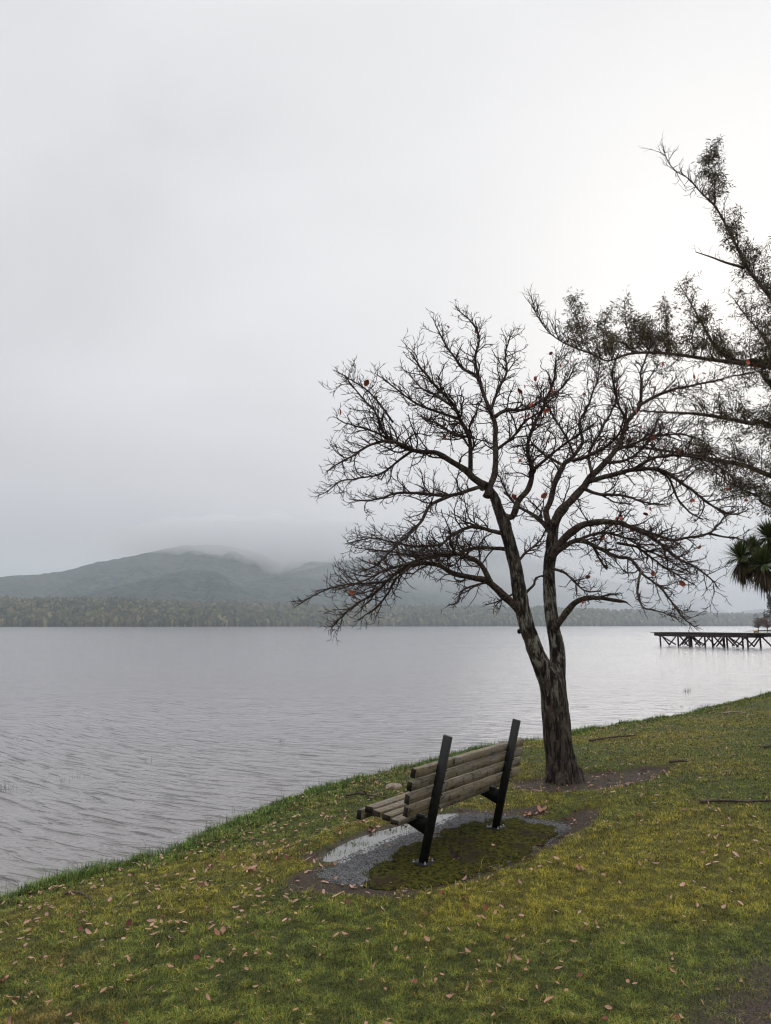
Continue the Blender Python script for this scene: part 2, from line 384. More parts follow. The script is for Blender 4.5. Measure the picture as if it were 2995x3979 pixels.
# ------------------------------------------------------------------ pad, moss, gravel, puddle
def poly_sheet(name, poly, zf, mat, res=.03, inset=0, edge=.05, seed=3, C=None, kind='structure', ragged=None):
    mn = poly.min(0)-.1; mx = poly.max(0)+.1
    X = np.arange(mn[0], mx[0], res); Y = np.arange(mn[1], mx[1], res)
    gx, gy = np.meshgrid(X, Y); d = pdist(gx, gy, poly)-inset+edge*(fbm(gx*6, gy*6, seed)-.5)*2
    z = zf(gx, gy, d)
    f = grid_faces(len(Y), len(X)); dd = d.ravel()
    keep = (dd[f] > 0).all(1); f = f[keep]
    used = np.unique(f); idx = -np.ones(gx.size, int); idx[used] = np.arange(len(used))
    V = np.stack([gx.ravel(), gy.ravel(), z.ravel()], 1)[used]
    o = raw_mesh(name, V, [idx[f]], mat, None, True); tag(o, kind=kind); return o
poly_sheet('gravel_pad', PAD, lambda x, y, d: ZP+.004*(vn(x*20, y*20, 5)-.5)-.008*sstep(.05, 0, d), M_GRAVEL, .025)
poly_sheet('moss', MOSS, lambda x, y, d: ZP+.0045+.020*sstep(0, .12, d)*(.4+fbm(x*14, y*14, 8, 3))+.014*vn(x*45, y*45, 9)*sstep(0, .08, d)-.006, M_MOSS, .012, kind='stuff', edge=.20)
poly_sheet('puddle', PUD, lambda x, y, d: 0*x+ZP-.030, M_PUD, .03, inset=-.10, edge=.01)
# loose stones over the pad
n = 9000; mn = PAD.min(0); mx = PAD.max(0)
px = rng.uniform(mn[0], mx[0], n*3); py = rng.uniform(mn[1], mx[1], n*3)
k = (pdist(px, py, PAD) > -.03) & (pdist(px, py, MOSS)+.06*(fbm(px*6, py*6, 3)-.5) < .06*rng.random(n*3)**3)
px = px[k][:n]; py = py[k][:n]; n = len(px)
oct_ = np.array([(1, 0, 0), (0, 1, 0), (-1, 0, 0), (0, -1, 0), (0, 0, .7), (0, 0, -.7)], float)
of = np.array([(0, 1, 4), (1, 2, 4), (2, 3, 4), (3, 0, 4), (1, 0, 5), (2, 1, 5), (3, 2, 5), (0, 3, 5)])
def scatter(base, faces, pos, size, jit=.35, col=None, rotz=None):
    n = len(pos); V = base[None]*(1+rng.normal(0, jit, (n, len(base), 1)))
    V = V*size[:, None, None] if size.ndim == 1 else V*size[:, None, :]
    a = rng.uniform(0, 6.28, n) if rotz is None else rotz; c, s = np.cos(a)[:, None], np.sin(a)[:, None]
    V = np.stack([V[..., 0]*c-V[..., 1]*s, V[..., 0]*s+V[..., 1]*c, V[..., 2]], -1)+pos[:, None, :]
    Fc = (faces[None]+(np.arange(n)*len(base))[:, None, None]).reshape(-1, faces.shape[1])
    C = np.repeat(col, len(base), 0) if col is not None else None
    return V.reshape(-1, 3), Fc, C
g = rng.uniform(.03, .22, n)[:, None]*np.array([1, 1.01, 1.03])
V, Fc, C = scatter(oct_, of, np.stack([px, py, np.full(n, ZP+.003)], 1), rng.uniform(.003, .008, n), .3, g)
tag(raw_mesh('gravel', V, [Fc], M_PEB, C), 'fine blue grey gravel chips around the bench pad', 'gravel', kind='stuff')

# ------------------------------------------------------------------ grass blades
def blades(px, py, pz, h, w, lean, az, col, tipcol=None):
    n = len(px)
    d = np.stack([np.cos(az), np.sin(az)], 1)          # lean direction
    wa = az+rng.normal(math.pi/2, .5, n); wv = np.stack([np.cos(wa), np.sin(wa)], 1)*w[:, None]/2
    V = np.zeros((n, 5, 3)); b = np.stack([px, py], 1)
    V[:, 0, :2] = b-wv; V[:, 1, :2] = b+wv; V[:, 0, 2] = V[:, 1, 2] = pz-.006
    mx_ = lean*h*.35; m_ = b+d*mx_[:, None]; V[:, 2, :2] = m_+wv*.8; V[:, 3, :2] = m_-wv*.8; V[:, 2, 2] = V[:, 3, 2] = pz+h*.6*(1-.25*lean)
    V[:, 4, :2] = b+d*(lean*h)[:, None]; V[:, 4, 2] = pz+h*(1-.45*lean)
    i = (np.arange(n)*5)[:, None]
    Q = i+np.array([[0, 1, 2, 3]]); T = i+np.array([[3, 2, 4]])
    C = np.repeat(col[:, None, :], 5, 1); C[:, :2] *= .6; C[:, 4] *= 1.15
    return V.reshape(-1, 3), Q, T, C.reshape(-1, 3)
N = 1250000
r = 3.1*np.exp(rng.random(N)**1.12*math.log(34/3.1)); th = rng.uniform(-.57, .59, N)
px = r*np.tan(th); py = r*1.0
s = shore_s(px, py)+.16*(fbm(px*.9, py*.9, 5)-.5)*2
dm, mu = masks(px, py)
pd = pdist(px, py, PAD); qd = pdist(px, py, PUD)
prob = (1-dm*.93)*np.clip(1-sstep(-.06, .03, pd+.05*(vn(px*9, py*9, 2)-.5)), .0, 1)*(1-sstep(-.10, -.02, qd))
tuftn = vn(px*16, py*16, 77)
prob = np.maximum(prob, (1-dm*.5)*.45*((pdist(px, py, MOSS) > -.12) & (pd < .16) & (px > on_g(1500, 3430)[0])&(pd<.16)&(pdist(px,py,PAD)>-.3)*(py < on_g(1900, 3300)[1]))*1.0)
prob *= .6+.4*sstep(.25, .6, tuftn)
keep = (s > -.14) & (rng.random(N) < prob)
px, py, r, s, dm, tuftn = [q[keep] for q in (px, py, r, s, dm, tuftn)]; n = len(px)
pz = ground(px, py)
edge = sstep(1.25, .05, s+.45*(fbm(px*1.7, py*1.7, 52)-.5))
clump = sstep(.45, .8, vn(px*5, py*5, 61))
yel = turf_yel(px, py)
brn = sstep(.52, .68, fbm(px*1.1+40, py*1.1, 81)+.08*(rng.random(n)-.5))*sstep(1.5, -.5, px-.12*(py-6))
h = rng.uniform(.010, .030, n)*(1+.7*clump)*(.6+.8*vn(px*34, py*34, 99))
h = h*(1-edge)+edge*rng.uniform(.03, .085, n)*(.6+.9*clump)
h *= 1+1.3*(rng.random(n) < .03)
w = np.maximum(.0022, r*.00052)*rng.uniform(.7, 1.3, n)*(1+.3*edge)
lean = np.clip(rng.normal(1.05, .4, n), .05, 1.7); lean = lean*(1-edge*.35)
az = rng.uniform(0, 6.283, n)
cg = np.array([.112, .160, .024]); cy = np.array([.33, .27, .024]); cb = np.array([.25, .155, .04]); ce = np.array([.135, .235, .045]); cd = np.array([.025, .05, .010]); cs = np.array([.50, .36, .11])
t = np.clip(yel+rng.normal(0, .30, n), 0, 1)[:, None]
col = cg*(1-t)+cy*t
t = np.clip(brn*.75+rng.normal(0, .12, n), 0, 1)[:, None]; col = col*(1-t)+cb*t
t = (edge*np.clip(rng.normal(.85, .2, n), 0, 1))[:, None]; col = col*(1-t)+ce*t
t = (rng.random(n) < .045)[:, None]; col = np.where(t, cs*rng.uniform(.6, 1.1, (n, 1)), col)
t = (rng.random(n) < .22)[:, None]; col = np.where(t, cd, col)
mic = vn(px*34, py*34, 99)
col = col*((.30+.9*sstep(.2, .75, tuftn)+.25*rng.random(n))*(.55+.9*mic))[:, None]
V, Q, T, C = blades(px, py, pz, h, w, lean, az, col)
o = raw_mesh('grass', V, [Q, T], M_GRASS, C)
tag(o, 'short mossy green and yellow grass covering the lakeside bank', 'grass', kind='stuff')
print('blades', n)
# short moss shoots over the pad
n = 60000; mn = MOSS.min(0)-.1; mx = MOSS.max(0)+.1; qx = rng.uniform(mn[0], mx[0], n); qy = rng.uniform(mn[1], mx[1], n)
k = (pdist(qx, qy, MOSS)+.2*(fbm(qx*6, qy*6, 3)-.5) > .01) & (rng.random(n) < .15+.85*sstep(.4, .65, fbm(qx*9, qy*16, 6, 3))); qx = qx[k]; qy = qy[k]; n = len(qx)
mcol = np.array([.10, .098, .014])*rng.uniform(.25, 1.5, (n, 1)); V, Q, T, C = blades(qx, qy, np.full(n, ZP+.010), rng.uniform(.006, .020, n), rng.uniform(.003, .006, n), rng.uniform(.3, 1.4, n), rng.uniform(0, 6.28, n), mcol)
tag(raw_mesh('moss_shoots', V, [Q, T], M_GRASS, C), 'dark olive moss shoots growing over the bench pad', 'moss', kind='stuff')
# tufts in the puddle and along the bank edge
tx, ty, tz, tw, th_ = [], [], [], [], []
def tuft(X, Y, nb, rad, hmin, hmax, z=None):
    p = on_g(X, Y); a = rng.normal(0, rad, nb); b = rng.normal(0, rad*.6, nb)
    x = p[0]+a; y = p[1]+b; tx.append(x); ty.append(y); tz.append(ground(x, y, False) if z is None else np.full(nb, z)); th_.append(rng.uniform(hmin, hmax, nb)); tw.append(np.full(nb, .0035)*p[1]/7)
for X, Y, nb, rad in ((1410, 3287, 120, .075), (1380, 3292, 60, .05), (1504, 3244, 110, .07), (1540, 3238, 50, .05), (1580, 3225, 90, .06), (1610, 3212, 60, .05), (1352, 3318, 70, .05), (1300, 3330, 50, .05), (1290, 3300, 30, .04), (1200, 3290, 120, .12), (1180, 3310, 110, .12), (1320, 3255, 120, .12), (1100, 3335, 120, .15)):
    tuft(X, Y, nb, rad, .02, .06)
for k in range(150):
    q = random.random()*14; i = int(q)+2
    if i > 19: continue
    a, b = SHORE[i], SHORE[i+1]; f = q-int(q); c = a+(b-a)*f; dn = np.array([(b-a)[1], -(b-a)[0]]); dn /= np.linalg.norm(dn)
    c = c+dn*random.uniform(-.05, .45); nb = random.randint(30, 90); sc = random.uniform(.6, 1.25)
    x = c[0]+rng.normal(0, .09*sc, nb); y = c[1]+rng.normal(0, .09*sc, nb)
    tx.append(x); ty.append(y); tz.append(ground(x, y, False)); th_.append(rng.uniform(.06, .15, nb)*sc); tw.append(np.full(nb, .0045)*max(1, c[1]/11))
px, py, pz, h, w = [np.concatenate(q) for q in (tx, ty, tz, th_, tw)]; n = len(px)
col = np.array([.105, .19, .036])*rng.uniform(.3, 1.25, (n, 1)); t = rng.random((n, 1)) < .12; col = np.where(t, np.array([.18, .14, .05]), col)
V, Q, T, C = blades(px, py, pz, h, w, np.clip(rng.normal(.6, .35, n), 0, 1.4), rng.uniform(0, 6.28, n), col)
tag(raw_mesh('grass_tufts', V, [Q, T], M_GRASS, C), 'longer bright green grass tufts along the water edge', 'grass', kind='stuff')

# ------------------------------------------------------------------ fallen leaves
def leaf_mesh(kind, L, W, curl, mat):
    mb = MB(); nn = 6
    v = []
    for i in range(nn+1):
        t = i/nn; x = (t-.5)*L; ww = W*.58*max(0, math.sin(math.pi*(.04+.93*t)))**.55
        z = curl*((t-.5)**2)*L*2
        for sgn in (-1, 0, 1): v.append((x, sgn*ww+curl*.1*L*math.sin(t*3), z+abs(sgn)*ww*.55*(.4+curl)+.002))
    f = []
    for i in range(nn):
        for k in range(2): a = i*3+k; f.append((a, a+1, a+4, a+3))
    mb.add(v, f); mb.tube([(-.5*L, 0, curl*L*.5+.002), (-.72*L, .02*L, curl*L*.6)], [.0009, .0007], 4)
    o = mb.build(kind, mat, None, True); me = o.data; bpy.data.objects.remove(o); return me
LM = {'pink': [leaf_mesh('fallen_leaf', a, b, c, M_PINK) for a, b, c in ((.048, .023, .1), (.056, .020, .35), (.040, .022, .2), (.060, .018, -.1))],
      'tan': [leaf_mesh('fallen_leaf', a, b, c, M_TAN) for a, b, c in ((.045, .018, .2), (.055, .014, .4), (.038, .016, .1))],
      'red': [leaf_mesh('fallen_leaf', a, b, c, M_RED) for a, b, c in ((.050, .030, .1), (.045, .026, .3))]}
M_REDB = leaf_mat('leaf_russet', (.36, .06, .03), (.42, .11, .04)); LMB = [leaf_mesh('clinging_leaf', .05, .03, .2, M_REDB), leaf_mesh('clinging_leaf', .045, .022, .5, M_REDB)]
LAB = {'pink': ('small oval leaf, dry and pinkish tan, fallen on the mossy grass', 'pink tan leaves scattered over the lawn'),
       'tan': ('narrow straw coloured leaf, dry and curled, fallen on the mossy grass', 'straw coloured leaves scattered over the lawn'),
       'red': ('dark red brown leaf lying flat in the grass', 'dark red leaves scattered over the lawn')}
pts = []
NN = 26000
rr = np.sqrt(rng.uniform(3.3**2, 24**2, NN)); tt = rng.uniform(-.56, .56, NN)
lx_ = rr*np.sin(tt)*1.1; ly_ = rr*np.cos(tt)
ss = shore_s(lx_, ly_); dd = masks(lx_, ly_)[0]; pp = pdist(lx_, ly_, PAD); qq = pdist(lx_, ly_, PUD)
dens = (.16+1.15*sstep(1.1, -1.3, lx_-.10*(ly_-4)))*(.25+1.5*sstep(.35, .7, fbm(lx_*1.6, ly_*1.6, 91)))
dens = np.where(dd > .4, .75, dens); dens = np.where(inpoly(lx_, ly_, DIRT2), .03, dens); dens = np.where(pp > .05, .035, dens); dens = np.where(qq > -.02, .004, dens)
dens *= sstep(.1, .6, ss)*(1+.04*rr)
dens = np.where(pdist(lx_, ly_, TDIRT) > -.2, np.maximum(dens, 1.), dens)
kk = np.where(rng.random(NN) < dens*1.35)[0]
kk = kk[np.argsort(rr[kk])]
print('leaves', len(kk))
stuffV = MB(); kk = kk[~((rr[kk] > 9) & (dd[kk] < .3) & (rng.random(len(kk)) < .3))]
nl = 0
for j, i in enumerate(kk):
    x, y = lx_[i], ly_[i]; z = float(ground(x, y))+(.032 if pp[i] < 0 and dd[i] < .4 else .010)
    if pp[i] > .02: z = ZP+.016
    q = random.random(); kd = 'pink' if q < .66 else 'tan' if q < .92 else 'red'
    sc = random.choice((random.uniform(.42, .75), random.uniform(.55, 1.0))); az = random.uniform(0, 6.28); tl = random.gauss(0, .35), random.gauss(0, .35)
    me = random.choice(LM[kd])
    inview = abs(x/y) < .53 and y > 3.45
    if nl < 300 and inview:
        nl += 1; o = bpy.data.objects.new('fallen_leaf', me); COL.objects.link(o)
        o.location = (x, y, z); o.rotation_euler = (tl[0], tl[1], az); o.scale = (sc,)*3
        tag(o, LAB[kd][0], 'leaf', LAB[kd][1])
    else:
        Mx = np.array(Matrix.Rotation(az, 3, 'Z') @ Matrix.Rotation(tl[1], 3, 'Y') @ Matrix.Rotation(tl[0], 3, 'X'))*sc*1.1
        nv = len(me.vertices); co = np.empty(nv*3); me.vertices.foreach_get('co', co)
        c = {'pink': (.46, .27, .21), 'tan': (.42, .27, .13), 'red': (.17, .045, .03)}[kd]
        stuffV.add(co.reshape(-1, 3) @ Mx.T+np.array([x, y, z]), [tuple(p.vertices) for p in me.polygons], tuple(np.array(c)*random.uniform(.55, 1.1)))
tag(stuffV.build('leaf_litter', M_LEAFC, None, True), 'small dry leaves littering the farther lawn and bare soil', 'leaves', kind='stuff')

# special fallen pieces
def leaf_spray(name, X, Y, nlf, L, mat, label, rot, up=0):
    p = on_g(X, Y); root = empty(name, p+np.array([0, 0, .015])); tag(root, label, 'leaf')
    mb = MB(); ax = np.array([math.cos(rot), math.sin(rot), 0]); mb.tube([(0, 0, 0), tuple(ax*L*.9+np.array([0, 0, .01]))], [.0015, .001], 4); mb.build('leaf_stalk', M_RED, root)
    for k in range(nlf):
        me = LM['pink' if mat is M_PINK else 'red'][k % 2].copy(); me.materials.clear(); me.materials.append(mat)
        o = bpy.data.objects.new('leaflet', me); COL.objects.link(o); o.parent = root
        f = (k//2+.6)/(nlf/2+.6); sd = 1 if k % 2 else -1
        a = rot+sd*.9; o.location = tuple(ax*L*.8*f+np.array([math.cos(a), math.sin(a), 0])*.03+np.array([0, 0, .008])); o.rotation_euler = (random.gauss(0, .3), -.2-up, a); o.scale = (L/.12,)*3
leaf_spray('leaf_spray', 945, 3395, 7, .13, M_PINK, 'spray of pink leaflets on a dark red stalk near the left bank edge', .5)
leaf_spray('leaf_spray', 1745, 3362, 4, .12, M_PINK, 'fallen spray of pink leaflets on the moss below the bench', .1)
leaf_spray('leaf_spray', 2098, 3166, 6, .20, M_PINK, 'large pinkish dead leaf in the hollow right of the bench pad', 1.2, .5)
leaf_spray('leaf_spray', 2030, 3180, 5, .16, M_PINK, 'ragged pink dead leaf lying at the far edge of the bench pad', .2, .2)
leaf_spray('leaf_spray', 2280, 3390, 4, .10, M_PINK, 'curled pale leaf pair lying in the bright grass right of the bench', 2.8, .4)
leaf_spray('leaf_spray', 862, 3645, 5, .10, M_TAN if False else M_PINK, 'crumpled leaf cluster in the middle of the left lawn', 2., .3)
mb = MB(); mb.add([(0, 0, 0), (.035, .01, .0), (.09, .0, .0), (-.03, .02, .12), (.0, .008, .06), (.05, -.01, .05)], [(0, 1, 4), (1, 5, 4), (1, 2, 5), (0, 4, 3), (4, 5, 3)])
o = mb.build('dark_leaf', M_STICK); o.location = on_g(1755, 3350)+np.array([0, 0, .02]); tag(o, 'dark upright dead leaf standing on the moss behind the near bench post', 'leaf')

# ------------------------------------------------------------------ sticks, rock
def stick(name, pts, rad, label, mat=M_STICK, side=None):
    W = [on_g(a, b)+np.array([0, 0, rad*1.2+.006]) for a, b in pts]; c = W[0].copy(); W = [w-c for w in W]
    Wp = catmull(W, .04); rr = np.linspace(rad, rad*.55, len(Wp))*(1+.15*np.sin(np.arange(len(Wp))*1.7))
    mb = MB(); mb.tube(Wp, rr, 7)
    if side:
        for f, dx, dy in side:
            q = Wp[int(f*(len(Wp)-1))]; mb.tube([q, q+np.array([dx*.5, dy*.5, .02]), q+np.array([dx, dy, .015])], [rad*.6, rad*.4, rad*.25], 5)
    o = mb.build(name, mat, None, True); o.location = c; tag(o, label, 'stick'); return o
def catmull(pts, step=.05):
    p = [np.asarray(q, float) for q in pts]; p = [2*p[0]-p[1]]+p+[2*p[-1]-p[-2]]; out = []
    for i in range(1, len(p)-2):
        L = np.linalg.norm(p[i+1]-p[i]); k = max(2, int(L/step))
        for j in range(k):
            t = j/k; out.append(.5*((2*p[i])+(-p[i-1]+p[i+1])*t+(2*p[i-1]-5*p[i]+4*p[i+1]-p[i+2])*t*t+(-p[i-1]+3*p[i]-3*p[i+1]+p[i+2])*t**3))
    out.append(p[-2]); return np.array(out)
stick('fallen_branch', [(2718, 3124), (2800, 3121), (2900, 3124), (3000, 3120), (3120, 3118)], .016, 'long straight dark stick lying on the lawn at the right edge')
stick('curved_stick', [(243, 3482), (285, 3476), (320, 3482), (345, 3502), (368, 3530)], .010, 'grey curved stick lying in the grass at lower left', side=[(.6, .05, -.06)])
stick('fallen_branch', [(1340, 3098), (1395, 3090), (1440, 3098), (1500, 3106)], .014, 'thin dark branch in the grass behind the bench seat')
stick('pale_stick', [(1291, 3495), (1312, 3484), (1336, 3471)], .007, 'short cream coloured stick near the front corner of the pad', M_PALE)
stick('fallen_branch', [(2292, 2884), (2370, 2872), (2440, 2866), (2470, 2864)], .022, 'dark stick lying in the bright grass right of the tree trunk')
stick('fallen_branch', [(2600, 2968), (2640, 2965), (2670, 2966)], .018, 'short dark stick just beyond the soil patch of the tree')
stick('pale_stick', [(2810, 2776), (2850, 2771), (2900, 2776)], .02, 'pale twig lying on the far lawn near the right edge', M_STONE)
stick('fallen_branch', [(2970, 2910), (3010, 2903), (3060, 2900)], .018, 'grey forked twig on the lawn at the right edge', side=[(.2, .1, .2)])
stick('bank_root', [(1040, 3140), (1058, 3122), (1080, 3110), (1100, 3125)], .014, 'dark bent root arching out of the bank at the water edge')
def rock(X, Y, s, label):
    import bmesh
    bm = bmesh.new(); bmesh.ops.create_icosphere(bm, subdivisions=3, radius=1)
    for v in bm.verts:
        n = fbm(v.co.x*1.5+9, v.co.y*1.5+v.co.z, 3); v.co *= .75+.5*float(n); v.co.x *= s[0]; v.co.y *= s[1]; v.co.z *= s[2]
    me = bpy.data.meshes.new('rock'); bm.to_mesh(me); bm.free(); me.materials.append(M_STONE)
    for p in me.polygons: p.use_smooth = True
    o = bpy.data.objects.new('rock', me); COL.objects.link(o); o.location = on_g(X, Y)+np.array([0, 0, s[2]*.3]); tag(o, label, 'rock')
rock(1530, 3064, (.11, .09, .055), 'pale rounded rock in the grass between bench and water')
rock(228, 3396, (.12, .09, .03), 'x') if False else None

# ------------------------------------------------------------------ bench
B1 = on_z(1643, 3366, ZP); B2 = on_z(1925, 3228, ZP); ang = math.atan2(B2[1]-B1[1], B2[0]-B1[0]); LB = float(np.linalg.norm(B2-B1))
bench = empty('park_bench', B1+np.array([0, 0, .022]), ang); tag(bench, 'weathered timber slat bench on two leaning black steel posts facing the lake', 'bench')
LEAN = .245; la = math.atan(LEAN)
def Rx(a): c, s = math.cos(a), math.sin(a); return np.array([[1, 0, 0], [0, c, -s], [0, s, c]])
RL = Rx(la)          # tips +z towards -y
for k, x in enumerate((0, LB)):
    mb = MB(); L = 1.03/math.cos(la)
    mb.box((x, -LEAN*.515, .515), (.022, .038, L/2), RL, bev=.0) if False else None
    # rectangular hollow section with a bevelled edge: long axis z
    Mx = RL @ np.array([[0, 1, 0], [0, 0, 1], [1, 0, 0]]).T.T
    mb2 = MB(); hx, hy = .020, .036; be = .004
    prof = [(-hx+be, -hy), (hx-be, -hy), (hx, -hy+be), (hx, hy-be), (hx-be, hy), (-hx+be, hy), (-hx, hy-be), (-hx, -hy+be)]
    v = [(a, b, -L*.0) for a, b in prof]+[(a, b, L) for a, b in prof]
    v = np.array(v) @ RL.T+np.array([x, 0, 0]); v[:8, 2] = 0.0
    mb2.add(v, [tuple(range(7, -1, -1)), tuple(range(8, 16))]+[(i, (i+1) % 8, (i+1) % 8+8, i+8) for i in range(8)])
    post = mb2.build('post', M_STEEL, bench)
    # gusset plate carrying the seat
    mb = MB(); t = .006
    pr = [(-LEAN*.225+.03, .225), (-LEAN*.42+.03, .36), (.40, .405), (.40, .375), (.18, .305)]
    v = [(x-t, a, b) for a, b in pr]+[(x+t, a, b) for a, b in pr]; n = len(pr)
    mb.add(v, [tuple(range(n)), tuple(range(2*n-1, n-1, -1))]+[(i, i+n, (i+1) % n+n, (i+1) % n) for i in range(n)])
    mb.box((x, .205, .3905), (.022, .22, .012), Rx(.115))
    mb.build('seat_bracket', M_STEEL, bench)
    mb = MB(); mb.box((x, 0, .004), (.075, .075, .006)); pl = mb.build('base_plate', M_STEEL, bench)
    for sx in (-1, 1):
        for sy in (-1, 1):
            b = MB(); a6 = np.arange(6)*math.pi/3
            b.tube([(x+sx*.055, sy*.055, .010), (x+sx*.055, sy*.055, .022)], .011, 6); b.tube([(x+sx*.055, sy*.055, .022), (x+sx*.055, sy*.055, .034)], .006, 8)
            b.build('bolt', M_BOLT, pl)
def slat(y, z, hy, hz, rot, name, seed, x0=-.35, x1=1.68, wood=M_WOOD):
    rs = np.random.default_rng(seed); nseg = 26
    X = np.linspace(x0+rs.uniform(-.01, .01), x1+rs.uniform(-.01, .01), nseg); mb = MB(); be = .003
    prof = np.array([(-hy+be, hz), (-hy, hz-be), (-hy, -hz+be), (-hy+be, -hz), (hy-be, -hz), (hy, -hz+be), (hy, hz-be), (hy-be, hz)])
    V = []
    wob = np.cumsum(rs.normal(0, .0009, nseg)); wob -= np.linspace(wob[0], wob[-1], nseg)
    for i, x in enumerate(X):
        pp = prof+rs.normal(0, .0013, prof.shape)*(1 if 0 < i < nseg-1 else 1.8)
        q = np.stack([np.full(8, 0.), pp[:, 0], pp[:, 1]+wob[i]], 1) @ Rx(rot).T; V.append(q+np.array([x, y, z]))
    V = np.concatenate(V); f = [(i*8+k, (i+1)*8+k, (i+1)*8+(k+1) % 8, i*8+(k+1) % 8) for i in range(nseg-1) for k in range(8)]
    f += [tuple(range(8)), tuple(range((nseg-1)*8+7, (nseg-1)*8-1, -1))]
    mb.add(V, f); o = mb.build(name, wood, bench); o.data.materials.append(M_END); o.data.polygons[len(f)-2].material_index = 1; o.data.polygons[len(f)-1].material_index = 1
    for px_ in (0, LB):
        for q in (1,):
            b = MB()
            if name == 'seat_slat': c0 = np.array([px_, y, z]); nn = Rx(rot) @ np.array([0, 0, 1.]); c1 = c0+nn*(hz+.001); b.tube([c1-nn*.004, c1+nn*.003], .011, 10); b.build('bolt_head', M_BOLT, o)
            else:
                nn = Rx(rot) @ np.array([0, -1., 0]); c1 = np.array([px_+.024, y, z])+nn*(hy+.004); b.tube([c1-nn*.004, c1+nn*.070], .0075, 6); b.build('bolt_head', M_STEEL, o)
    return o
for k, zt in enumerate((.812, .715, .615, .513)):
    zc = zt-.038; slat(-LEAN*zc+.036+.022+.002, zc, .022, .0368, la, 'backrest_slat', 10+k)
sl = [(.098, .372), (.186, .382), (.272, .401), (.350, .418)]
for k, (y, z) in enumerate([(.085, .366), (.172, .384), (.262, .404), (.345, .425)]):
    slat(y, z+.003, .038, .022, .115, 'seat_slat', 20+k, -.285, 1.66)
slat(.420, .385, .022, .040, .06, 'seat_edge_slat', 31, -.325, 1.66)

# ------------------------------------------------------------------ bare tree
TB = on_g(2200, 3036); TY = TB[1]; print('tree base', TB)
tree = empty('bare_tree', TB); tag(tree, 'leafless spreading tree with a forked lichen patched trunk beside the bench', 'tree')
def pxr(r, d): return r*d/F*1.0
def limb_path(pts, d0, d1, step=.05):
    n = len(pts); L = [0]
    for i in range(1, n): L.append(L[-1]+math.hypot(pts[i][0]-pts[i-1][0], pts[i][1]-pts[i-1][1]))
    W = []; rr = []
    for i, p in enumerate(pts):
        t = L[i]/L[-1]; d = TY+d0+(d1-d0)*t
        W.append(P(p[0], p[1], d)-TB)
    q = catmull(W, step)
    cum = np.concatenate([[0], np.cumsum(np.linalg.norm(np.diff(np.array(W), axis=0), axis=1))]); cq = np.concatenate([[0], np.cumsum(np.linalg.norm(np.diff(q, axis=0), axis=1))])
    return q, cum/cum[-1], cq/cq[-1]
# trunk solid from overlapping tubes, then remeshed
trunk_l = [(2207, 3075, 80), (2198, 3040, 69), (2188, 3000, 60), (2170, 2904, 53), (2155, 2768, 48), (2140, 2659, 44), (2112, 2600, 36), (2084, 2540, 32), (2066, 2490, 30), (2049, 2442, 30), (2022, 2334, 29), (2006, 2225, 26), (1981, 2117, 24), (1962, 2045, 24), (1940, 1990, 21), (1916, 1925, 19), (1880, 1880, 16)]
trunk_r = [(2180, 2860, 40), (2165, 2740, 44), (2160, 2640, 38), (2166, 2560, 31), (2157, 2480, 28), (2148, 2430, 26), (2137, 2334, 25), (2132, 2225, 25), (2141, 2144, 25), (2147, 2075, 22), (2162, 2015, 19), (2200, 1965, 17)]
mb = MB()
for pts, d0, d1 in ((trunk_l, 0, -.25), (trunk_r, .02, .25)):
    q, ct, cq = limb_path(pts, d0, d1, .06); rr = np.interp(cq, ct, [pxr(p[2], TY) for p in pts]); mb.tube(q, rr, 20)
for pts in ([(2150, 2990, 28), (2135, 3032, 22), (2125, 3058, 10)], [(2232, 2990, 30), (2250, 3032, 22), (2268, 3052, 10)], [(2190, 3010, 45), (2185, 3050, 26), (2180, 3075, 12)]):
    q, ct, cq = limb_path(pts, 0 if pts[0][0] != 2190 else -.1, -.05 if pts[0][0] != 2190 else -.28, .04); mb.tube(q, np.interp(cq, ct, [pxr(p[2], TY) for p in pts]), 12)
kn = P(2018, 2455, TY)-TB; mb.tube([kn+np.array([-.02, 0, -.03]), kn, kn+np.array([0, 0, .05])], [.015, .04, .02], 10)
to = mb.build('trunk', M_BARK, tree)
md = to.modifiers.new('r', 'REMESH'); md.mode = 'VOXEL'; md.voxel_size = .013
md = to.modifiers.new('s', 'SMOOTH'); md.iterations = 6; md.factor = .5
dg = bpy.context.evaluated_depsgraph_get(); ev = to.evaluated_get(dg); me = bpy.data.meshes.new_from_object(ev); to.modifiers.clear(); to.data = me
nv = len(me.vertices); co = np.empty(nv*3); me.vertices.foreach_get('co', co); co = co.reshape(-1, 3); no = np.empty(nv*3); me.vertices.foreach_get('normal', no); no = no.reshape(-1, 3)
aa = co[:, 0]*20+co[:, 1]*13; bb = co[:, 2]*5
dsp = .016*(fbm(co[:, 0]*22+co[:, 1]*9, co[:, 2]*5+co[:, 1]*17, 3, 3)-.5)+.02*(fbm(co[:, 0]*5, co[:, 2]*4+co[:, 1]*5, 9, 2)-.5)
dsp += -.012*np.clip(.42-vn(co[:, 0]*34+co[:, 1]*20, co[:, 2]*7-co[:, 1]*20, 14), 0, 1)/.42
co = co+no*dsp[:, None]; me.vertices.foreach_set('co', co.astype(np.float32).ravel()); me.polygons.foreach_set('use_smooth', np.ones(len(me.polygons), bool)); me.update()

